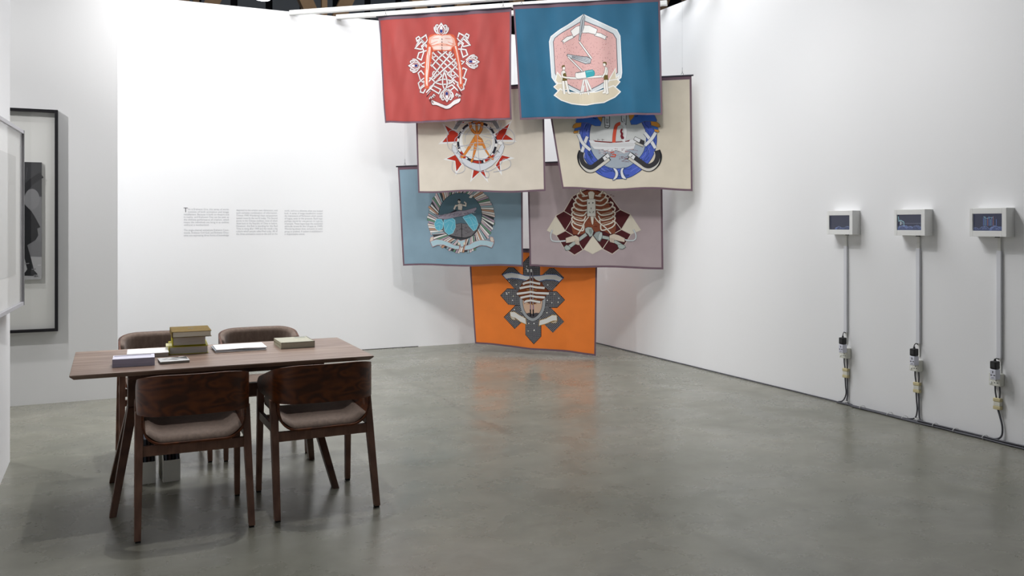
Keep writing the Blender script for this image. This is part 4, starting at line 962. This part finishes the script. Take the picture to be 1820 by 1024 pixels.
bm = B(); box(bm, (.02, .06, .038), (.085, .108, .0384)); link('label_patch', bm, mat('grey_patch', '#989a90', .8, .2), t)

# ------------------------------------------------------------------ magazine files under the table
def mfile(label, x, y, rz):
    t = thing('magazine_file', label, 'file', (x, y, 0), math.radians(rz), 'white magazine files under the table')
    WB = mat('white_card_file', '#d9d8d0', .8, .2)
    w, d, T = .094, .25, .003; prof = [(-d/2, 0), (d/2, 0), (d/2, .30), (d/2-.10, .30), (-d/2, .125)]
    for s in (-1, 1):
        bm = B(); x0 = s*(w/2-T/2); vs = [[bm.verts.new((x0+e*T/2, p[0], p[1])) for p in prof] for e in (-1, 1)]
        bm.faces.new(vs[0][::-1]); bm.faces.new(vs[1])
        for i in range(5): bm.faces.new((vs[0][i], vs[0][(i+1) % 5], vs[1][(i+1) % 5], vs[1][i]))
        bmesh.ops.recalc_face_normals(bm, faces=bm.faces[:]); link('side_panel', bm, WB, t)
    bm = B(); box(bm, (-w/2+T, -d/2, 0), (w/2-T, -d/2+T, .125)); link('front_panel', bm, WB, t)
    bm = B(); box(bm, (-w/2+T, d/2-T, 0), (w/2-T, d/2, .30)); link('back_panel', bm, WB, t)
    bm = B(); box(bm, (-w/2+T, -d/2+T, 0), (w/2-T, d/2-T, T)); link('bottom_panel', bm, WB, t)
    return t
dk = [mat('black_booklet', '#19181c', .4, .4), mat('grey_blue_booklet', '#4a4e5a', .4, .4), mat('dark_red_booklet', '#3a2426', .4, .4)]
for n, (x, y, rz, lab) in enumerate([(.192, 5.525, 2, 'left white magazine file under the table, beside the table leg'), (.322, 5.515, 3, 'right white magazine file under the table, seen below the chair seat')]):
    mfile(lab, x, y, rz)
    for k in range(4):
        a = math.radians(rz); lx = -.031+.0205*k
        t = thing('filed_booklet', ['black booklet', 'slate booklet', 'dark red booklet', 'second black booklet'][k]+' standing in the '+['left', 'right'][n]+' white magazine file under the table', 'booklet', (x+lx*math.cos(a), y+lx*math.sin(a), .0035), a, 'booklets in the magazine files')
        bm = B(); box(bm, (-.006, -.112, 0), (.006, .112, .262-.01*k), .001); link('pages', bm, dk[(k+n) % 3], t)

# ------------------------------------------------------------------ framed pictures
GLASS = glass_mat()
def frame4(bm, w, h, fw, dep, y0=0):
    box(bm, (-w/2, y0-dep, 0), (-w/2+fw, y0, h), .001); box(bm, (w/2-fw, y0-dep, 0), (w/2, y0, h), .001)
    box(bm, (-w/2+fw, y0-dep, 0), (w/2-fw, y0, fw), .001); box(bm, (-w/2+fw, y0-dep, h-fw), (w/2-fw, y0, h), .001)
t = thing('framed_picture', 'tall black-framed black and white photograph on the passage wall', 'picture', (-1.055, 8.168, .605))
w, h = 1.33, 1.845
bm = B(); frame4(bm, w, h, .024, .048); link('frame', bm, FRAME_BLACK, t)
bm = B(); box(bm, (-w/2+.024, -.012, .024), (w/2-.024, -.002, h-.024)); link('mount_board', bm, mat('mount_board', '#ebebe8', .9, .1), t)
bm = B(); box(bm, (-.545, -.03, .435), (.545, -.0125, 1.405)); ph = link('photo_print', bm, mat('silver_print_ground', '#77777a', .5, .3), t)
bm = B(); box(bm, (-w/2+.024, -.040, .024), (w/2-.024, -.037, h-.024)); link('glass_pane', bm, GLASS, t)
# the print shows the hindquarters of a dark animal on pale ground (drawn in metres on the print)
P = Print(lambda p: p, lambda u, v, l: Vector((u, -.030-l, v)), None, .0003, .00004)
P.poly('#4c4c4f', [(-.545, 1.1), (.545, 1.0), (.545, 1.405), (-.545, 1.405)]); P.poly('#8e8e91', [(-.545, .75), (.545, .75), (.545, 1.12), (-.545, 1.18)])
P.poly('#c2c2c4', [(-.545, .435), (.545, .435), (.545, .62), (.2, .64), (-.2, .60), (-.545, .64)])
P.ell('#98989b', .475, 1.10, .055, .085)
P.poly('#2a2a2d', [(-.3, 1.0), (-.1, 1.12), (.2, 1.1), (.4, 1.08), (.47, 1.0), (.505, .92), (.52, .80), (.50, .76), (.44, .72), (.47, .60), (.49, .51), (.515, .48), (.50, .462), (.42, .468), (.42, .49), (.44, .52), (.41, .66), (.36, .74), (.28, .75), (.2, .74), (-.1, .75), (-.3, .82)])
P.poly('#2d2d30', [(.16, .76), (.26, .74), (.36, .60), (.38, .56), (.34, .56), (.22, .66)]); P.poly('#232326', [(-.28, .85), (-.2, .8), (-.22, .55), (-.2, .5), (-.28, .5), (-.27, .7)])
P.stroke('#38383b', [(.36, 1.06), (.42, 1.18), (.48, 1.25), (.545, 1.30)], .05, smooth=True); P.stroke('#2a2a2d', [(.40, 1.02), (.46, .98), (.52, .86)], .035, smooth=True)
P.stroke('#5c5c60', [(.34, 1.34), (.42, 1.22), (.40, 1.30)], .008); P.stroke('#5c5c60', [(.44, 1.36), (.43, 1.26)], .007)
for k in range(60):
    x, z = random.uniform(-.52, .53), random.uniform(.445, .60); P.stroke(random.choice(['#9a9a9d', '#dcdcde', '#8a8a8d']), [(x, z), (min(.54, x+.03), z+.004)], .008)
P.build('photograph', ph, ink)

t = thing('framed_picture', 'black-framed glazed picture hung on the near left wall, seen edge-on', 'picture', (-.537, 5.60, 1.0), PI/2-math.radians(3.6))
w, h = 1.0, 1.075
bm = B(); frame4(bm, w, h, .022, .030); link('frame', bm, mat('frame_sheen_grey', '#a9a8ae', .3, .5), t)  # pale grey paints in the grazing reflection on the black frame
bm = B(); box(bm, (-w/2+.022, -.010, .022), (w/2-.022, -.002, h-.022)); link('mount_board', bm, mat('mount_board', '#ebebe8'), t)
bm = B(); box(bm, (-.36, -.013, .2), (.30, -.0102, .9)); link('photo_print', bm, mat('pale_print', '#cfcfcb', .6, .3), t)
bm = B(); box(bm, (-w/2+.022, -.024, .022), (w/2-.022, -.021, h-.022)); link('glass_pane', bm, GLASS, t)
bm = B(); box(bm, (w/2-.025, -.0305, .0), (w/2-.001, -.0300, h)); link('inner_lip', bm, FRAME_BLACK, t)

# ------------------------------------------------------------------ wall text
def text_column(parent, lines, x0, x1, ztop, pitch, size, first_indent=0, name='text_column', short=()):
    bm_all = bmesh.new()
    for i, s in enumerate(lines):
        if not s: continue
        cu = bpy.data.curves.new('line', 'FONT'); cu.body = s; cu.size = size; cu.resolution_u = 2
        o = bpy.data.objects.new('line', cu); COL.objects.link(o)
        dg = bpy.context.evaluated_depsgraph_get(); me = bpy.data.meshes.new_from_object(o.evaluated_get(dg))
        xs = [v.co.x for v in me.vertices]; wdt = max(xs)-min(xs)
        a = x0+(first_indent if i < 2 and first_indent else 0); kx = (x1-a)/wdt if i not in short else min(1, (x1-a)/wdt)
        for v in me.vertices: v.co = Vector((a+(v.co.x-min(xs))*kx, 10.0485, ztop-size*.7-pitch*i+v.co.y))
        bm_all.from_mesh(me)
        bpy.data.objects.remove(o); bpy.data.curves.remove(cu); bpy.data.meshes.remove(me)
    return tag(link(name, bm_all, INKT, parent), kind='stuff')
INKT = mat('grey_vinyl_lettering', '#b3b5b9', .7, .2)
wt = thing('wall_text', 'three columns of small grey wall text on the back wall', 'text', (0, 0, 0))
L1 = ['his is Erehwon One, this series of works', 'consists of both animation and image', 'installations. Because it both on theatre and', 'in reality, and Erehwon One can be seen as', 'the ultimate performance of creation, which', 'means the individuals are living in an exitless', 'without a motherland.', '',
      'The single-channel animations Erehwon Coun-', 'tryside, Erehwon Civil God, and Erehwon Chou-', 'ettes are expressing three forms of knowledge']
L2 = ['depicted in the artistic own dimension, and', 'such complex combination of information.', 'Chinese 1949) Wandering\'s basic temperament', 'system towards the world today. The Second', 'points to the Chinese tradition, most of which', 'dates back to the Republic of China or before.', 'However, the Exit is standing for the Red', 'Time is rising after 1949 and the minds a big', 'culture which people called Red today. All of', 'the three animations come to the end on the']
L3 = ['north, and it is a dilemma when you looked', 'back. A series of image installations contain', 'the instruments of Parliament which consist', 'of logos, even in the present. Each logo', 'perhaps stands for one person or a group', 'of people. These logos keep the existential', 'attitude towards the Utopia as 1949)', 'Wandering always does, and point to some', 'group or position. A system is established in', 'a dispensable sense.']
text_column(wt, L1, .735, 1.205, 1.672, .0287, .029, .042, short=(6,))
text_column(wt, L2, 1.285, 1.735, 1.665, .0297, .029)
text_column(wt, L3, 1.815, 2.25, 1.662, .0297, .029, short=(9,))
cu = bpy.data.curves.new('line', 'FONT'); cu.body = 'T'; cu.size = .072; o = bpy.data.objects.new('line', cu); COL.objects.link(o)
me = bpy.data.meshes.new_from_object(o.evaluated_get(bpy.context.evaluated_depsgraph_get())); bpy.data.objects.remove(o)
for v in me.vertices: v.co = Vector((.732+v.co.x, 10.0485, 1.628+v.co.y))
me.materials.clear(); me.materials.append(mat('dark_vinyl_lettering', '#4c4d52', .7, .2)); o = bpy.data.objects.new('initial_letter', me); COL.objects.link(o); o.parent = wt; o['label'] = 'large dark initial T'

# ------------------------------------------------------------------ video screens, conduits, sockets, cables on the right wall
XW = 5.55
SCR = emit('screen_backlight', '#34374a', .75)
def glow(c): return emit('screen_'+c.strip('#'), c, .7)
def rocks(P, r, x0, x1, base, n, hmax):
    for k in range(n):
        x = r.uniform(x0, x1); h = r.uniform(.35, 1)*hmax; w = h*r.uniform(.7, 1.2)
        pts = [(x-w, base), (x-w*.9, base+h*.5), (x-w*.3, base+h), (x+w*.4, base+h*.9), (x+w, base+h*.4), (x+w, base)]
        P.poly(r.choice(['#4a5478', '#5d6c98', '#424a6a']), pts); P.stroke('#8fa3cf', pts[1:5], .0011); P.stroke('#7286b8', [pts[2], (x, base+h*.3)], .0009)
def screen(yc, kind, label, seed):
    r = random.Random(seed)
    t = thing('video_screen', label, 'screen', (XW, yc, 1.412), -PI/2, 'small white video screens on the right wall')
    w, h, d = .275, .197, .086; a, b, c0, c1 = -.1135, .105, .040, .158
    bm = B()
    box(bm, (-w/2, -d, 0), (a, 0, h), .0015); box(bm, (b, -d, 0), (w/2, 0, h), .0015); box(bm, (a, -d, 0), (b, 0, c0), .0015); box(bm, (a, -d, c1), (b, 0, h), .0015)
    link('casing', bm, mat('white_screen_box', '#e9e9e7', .5, .3), t)
    bm = B(); box(bm, (a, -d+.012, c0), (b, -d+.022, c1)); sc = link('display', bm, SCR, t)
    P = Print(lambda p: (a+p[0]*(b-a), c0+p[1]*(c1-c0)) if False else p, lambda u, v, l: Vector((a+u, -d+.012-l, c0+v)), None, .0003, .00005)
    W, H = b-a, c1-c0
    if kind == 0: rocks(P, r, .06, W-.012, .002, 16, .033)
    elif kind == 1:
        P.layer += 1
        for k in range(14): P.stroke('#aeb9cc', [(.02+k*.0142, .052), (.029+k*.0142, .052)], .0016, keep=True)
        rocks(P, r, .015, W-.012, .002, 18, .036)
        P.stroke('#a7d6e0', [(.006, .105), (.012, .075), (.012, .068), (.028, .076), (.042, .070), (.058, .062), (.058, .03)], .004)
        P.stroke('#e2eef0', [(.028, .068), (.028, .04)], .005); P.stroke('#bcd8e0', [(.04, .062), (.04, .045)], .003)
    else:
        rocks(P, r, .012, .03, .002, 4, .028); rocks(P, r, .06, .1, .002, 7, .03); rocks(P, r, .13, W-.012, .002, 12, .036)
        for k in range(9):
            x = .078+k*.0104+(.012 if k == 8 else 0); P.stroke(['#6f8fd8', '#8fc3e0', '#7c94d0', '#b37f7c'][k % 4], [(x, .035), (x, .09+.012*math.sin(k*2.1))], .0022)
        P.stroke('#9fd3e6', [(.078, .098), (.1, .085), (.12, .09), (.15, .092)], .0016)
    P.build('screen_picture', sc, glow)
    bm = B(); box(bm, (.028, -.05, -.006), (.052, -.03, 0)); link('cable_plug', bm, RUBBER, t)
CABLE = mat('grey_cable', '#54545a', .6, .3); BLK = mat('black_plastic', '#1b1b1d', .45, .4); TIE = mat('white_cable_tie', '#d8d8d6', .6, .3); YELC = mat('yellowed_plastic', '#c9bd94', .55, .3)
ADW = mat('lilac_white_plastic', '#d5d6e2', .45, .4); SKW = mat('ivory_plastic', '#dcdcd2', .5, .4)
words = ['farthest', 'middle', 'nearest']
desc = ['video screen showing only pale blue rocks, farthest of the three on the right wall', 'video screen showing rocks and a dashed line, middle of the three on the right wall', 'video screen showing rocks under upright glowing lines, nearest of the three on the right wall']
for i, (yc, yk, ys, zc) in enumerate([(5.318, 5.322, 5.317, .60), (4.632, 4.613, 4.621, .595), (3.992, 3.958, 3.968, .575)]):
    screen(yc, i, desc[i], 20+i)
    T = 'under the '+words[i]+' video screen'
    t = thing('cable_conduit', 'upright white cable trunking '+T, 'conduit', (XW, yk, zc), 0, 'white cable trunking on the right wall')
    bm = B(); box(bm, (-.020, -.0165, 0), (0, .0165, 1.405-zc-.09), .002); link('trunking', bm, mat('white_trunking', '#dcdde2', .45, .4), t)
    bm = B(); box(bm, (-.014, -.011, 1.405-zc-.09), (0, .011, 1.407-zc), .002); link('upper_sleeve', bm, WHITE, t)
    bm = B(); box(bm, (-.010, -.010, -.10), (0, .010, 0), .002); link('lower_sleeve', bm, WHITE, t)
    zs = .388
    t = thing('wall_socket', 'white surface-mounted single socket '+T, 'socket', (XW, ys, zs), 0, 'sockets on the right wall')
    bm = B(); box(bm, (-.038, -.042, .001), (-.002, .042, .085), .004); link('back_box', bm, SKW, t)
    bm = B(); box(bm, (-.046, -.043, 0), (-.038, .043, .086), .003); fp = link('face_plate', bm, SKW, t)
    bm = B(); box(bm, (-.049, .016, .060), (-.046, .030, .076), .001); link('rocker_switch', bm, WHITE, fp)
    bm = B()
    for (yy, zz, a_, b_) in ((-.010, .040, .0025, .005), (-.020, .022, .005, .0025), (.000, .022, .005, .0025)): box(bm, (-.0465, yy-a_, zz-b_), (-.0455, yy+a_, zz+b_))
    link('socket_holes', bm, BLK, fp)
    bm = B(); bmesh.ops.create_cone(bm, cap_ends=True, segments=16, radius1=.008, radius2=.008, depth=.006, matrix=Matrix.Translation((-.048, .028, .022)) @ Matrix.Rotation(PI/2, 4, 'Y')); link('screw_cap', bm, WHITE, fp)
    # travel adapter in the outlet, its face to the room
    ya = ys-.022
    t = thing('plug_adapter', 'lilac white three-pin plug adapter in the socket '+T, 'adapter', (XW-.0475, ya, zs+.050), 0, 'plug adapters on the right wall')
    bm = B(); box(bm, (-.048, -.0225, 0), (0, .0225, .070), .005); link('adapter_body', bm, ADW, t)
    bm = B()
    for (yy, zz, a_, b_) in ((0, .052, .003, .008), (.011, .030, .006, .003), (-.011, .030, .006, .003), (0, .013, .010, .0012)): box(bm, (-.0486, yy-a_, zz-b_), (-.0478, yy+a_, zz+b_))
    link('pin_holes', bm, BLK, t)
    t = thing('power_plug', 'black plug-in power supply on top of the adapter '+T, 'plug', (XW-.072, ya, zs+.1215), 0, 'black power supplies on the right wall')
    bm = B(); box(bm, (-.024, -.0225, 0), (.022, .0225, .054), .006); link('plug_body', bm, BLK, t)
    bm = B(); box(bm, (-.0246, -.013, .014), (-.0238, .013, .042), .0); link('rating_label', bm, mat('charcoal_label', '#3b3b3c', .6, .3), t)
    bm = B(); bmesh.ops.create_cone(bm, cap_ends=True, segments=12, radius1=.009, radius2=.005, depth=.016, matrix=Matrix.Translation((0, 0, .062))); link('strain_relief', bm, BLK, t)
    zz = zc-zs-.1215
    bm = B(); tube(bm, catmull([(0, 0, .068), (.004, .002, .068+(zz-.068)*.6), (.026, (yk-ya)*.5, zz+.004), (.050, (yk-ya)*.9, zz-.004), (.056, (yk-ya), zz+.004)], 6), .0034, 8); link('lead', bm, BLK, t, True)
    # twin cables down to the floor through a yellowed connector
    zk = .225
    t = thing('power_cable', 'twin grey cable with yellowed connector '+T, 'cable', (XW, ys, 0), 0, 'twin grey cables on the right wall')
    bm = B(); box(bm, (-.032, -.028, zk+.024), (-.005, .020, zk+.054), .003); con = link('connector', bm, mat('cream_white_plastic', '#dbd9cc', .5, .4), t); con['label'] = 'yellowed plastic cable connector'
    bm = B(); box(bm, (-.034, -.031, zk), (-.004, .023, zk+.024), .004); link('end_cap', bm, YELC, con)
    bm = B(); box(bm, (-.034, -.031, zk+.054), (-.004, .023, zk+.078), .004); link('end_cap', bm, YELC, con)
    for s in (-1, 1):
        bm = B(); tube(bm, catmull([(-.018, s*.016, zs), (-.018, s*.017-.002, zs-.04), (-.017, s*.012-.004, zk+.0785)], 5), .0052, 8); link('upper_cable', bm, CABLE, t, True)
    if i < 2:
        for s in (-1, 1):
            bm = B(); tube(bm, catmull([(-.017, s*.011-.004, zk-.0005), (-.015, s*.010-.006, .16), (-.014, s*.008-.008, .09), (-.018, s*.022-.006+(.012 if i == 0 else 0), .03), (-.024, s*.075, .012)], 6), .0056, 8); link('lower_cable', bm, CABLE, t, True)
        bm = B(); tube(bm, [(-.018+.011*math.cos(k), -.004+.02*math.sin(k), .03) for k in [x*2*PI/12 for x in range(13)]], .003, 6); link('cable_tie', bm, TIE, t)
    else:
        bm = B(); tube(bm, catmull([(-.017, -.004, zk-.0005), (-.016, -.018, .18), (-.014, -.034, .11), (-.016, -.030, .05), (-.020, .0, .022), (-.026, .06, .012)], 6), .0064, 8); link('lower_cable', bm, CABLE, t, True)
# cables lying along the foot of the right wall
rc = random.Random(3)
def floor_cable(label, y0, y1, off, rad, wob, z=None):
    pts = []; n = int(abs(y1-y0)/.16)
    for k in range(n+1):
        y = y0+(y1-y0)*k/n; pts.append((XW-off-rc.uniform(0, wob), y, (z or rad)+rad*.1+.001))
    t = thing('floor_cable', label, 'cable', (0, 0, 0), 0, 'grey cables along the foot of the right wall')
    bm = B(); tube(bm, catmull(pts, 4), rad, 8); link('sheath', bm, CABLE, t, True)
    return t
floor_cable('thin grey cable running along the wall foot from the far corner', 9.95, 2.2, .010, .0055, .004)
k2 = floor_cable('second grey cable lying beside the thin one on the floor', 5.40, 2.2, .026, .0060, .006)
floor_cable('third grey cable, outermost on the floor along the wall', 5.22, 2.2, .046, .0062, .014)
floor_cable('grey cable on top of the bundle at the foot of the wall', 4.60, 2.2, .030, .0058, .012, .018)
for y in (5.13, 4.86, 4.72, 4.45, 4.28, 4.05):
    bm = B(); tube(bm, [(XW-.032+.030*math.cos(k), y, .016+.0145*math.sin(k)) for k in [x*2*PI/14 for x in range(15)]], .0022, 6); link('cable_tie', bm, TIE, k2)
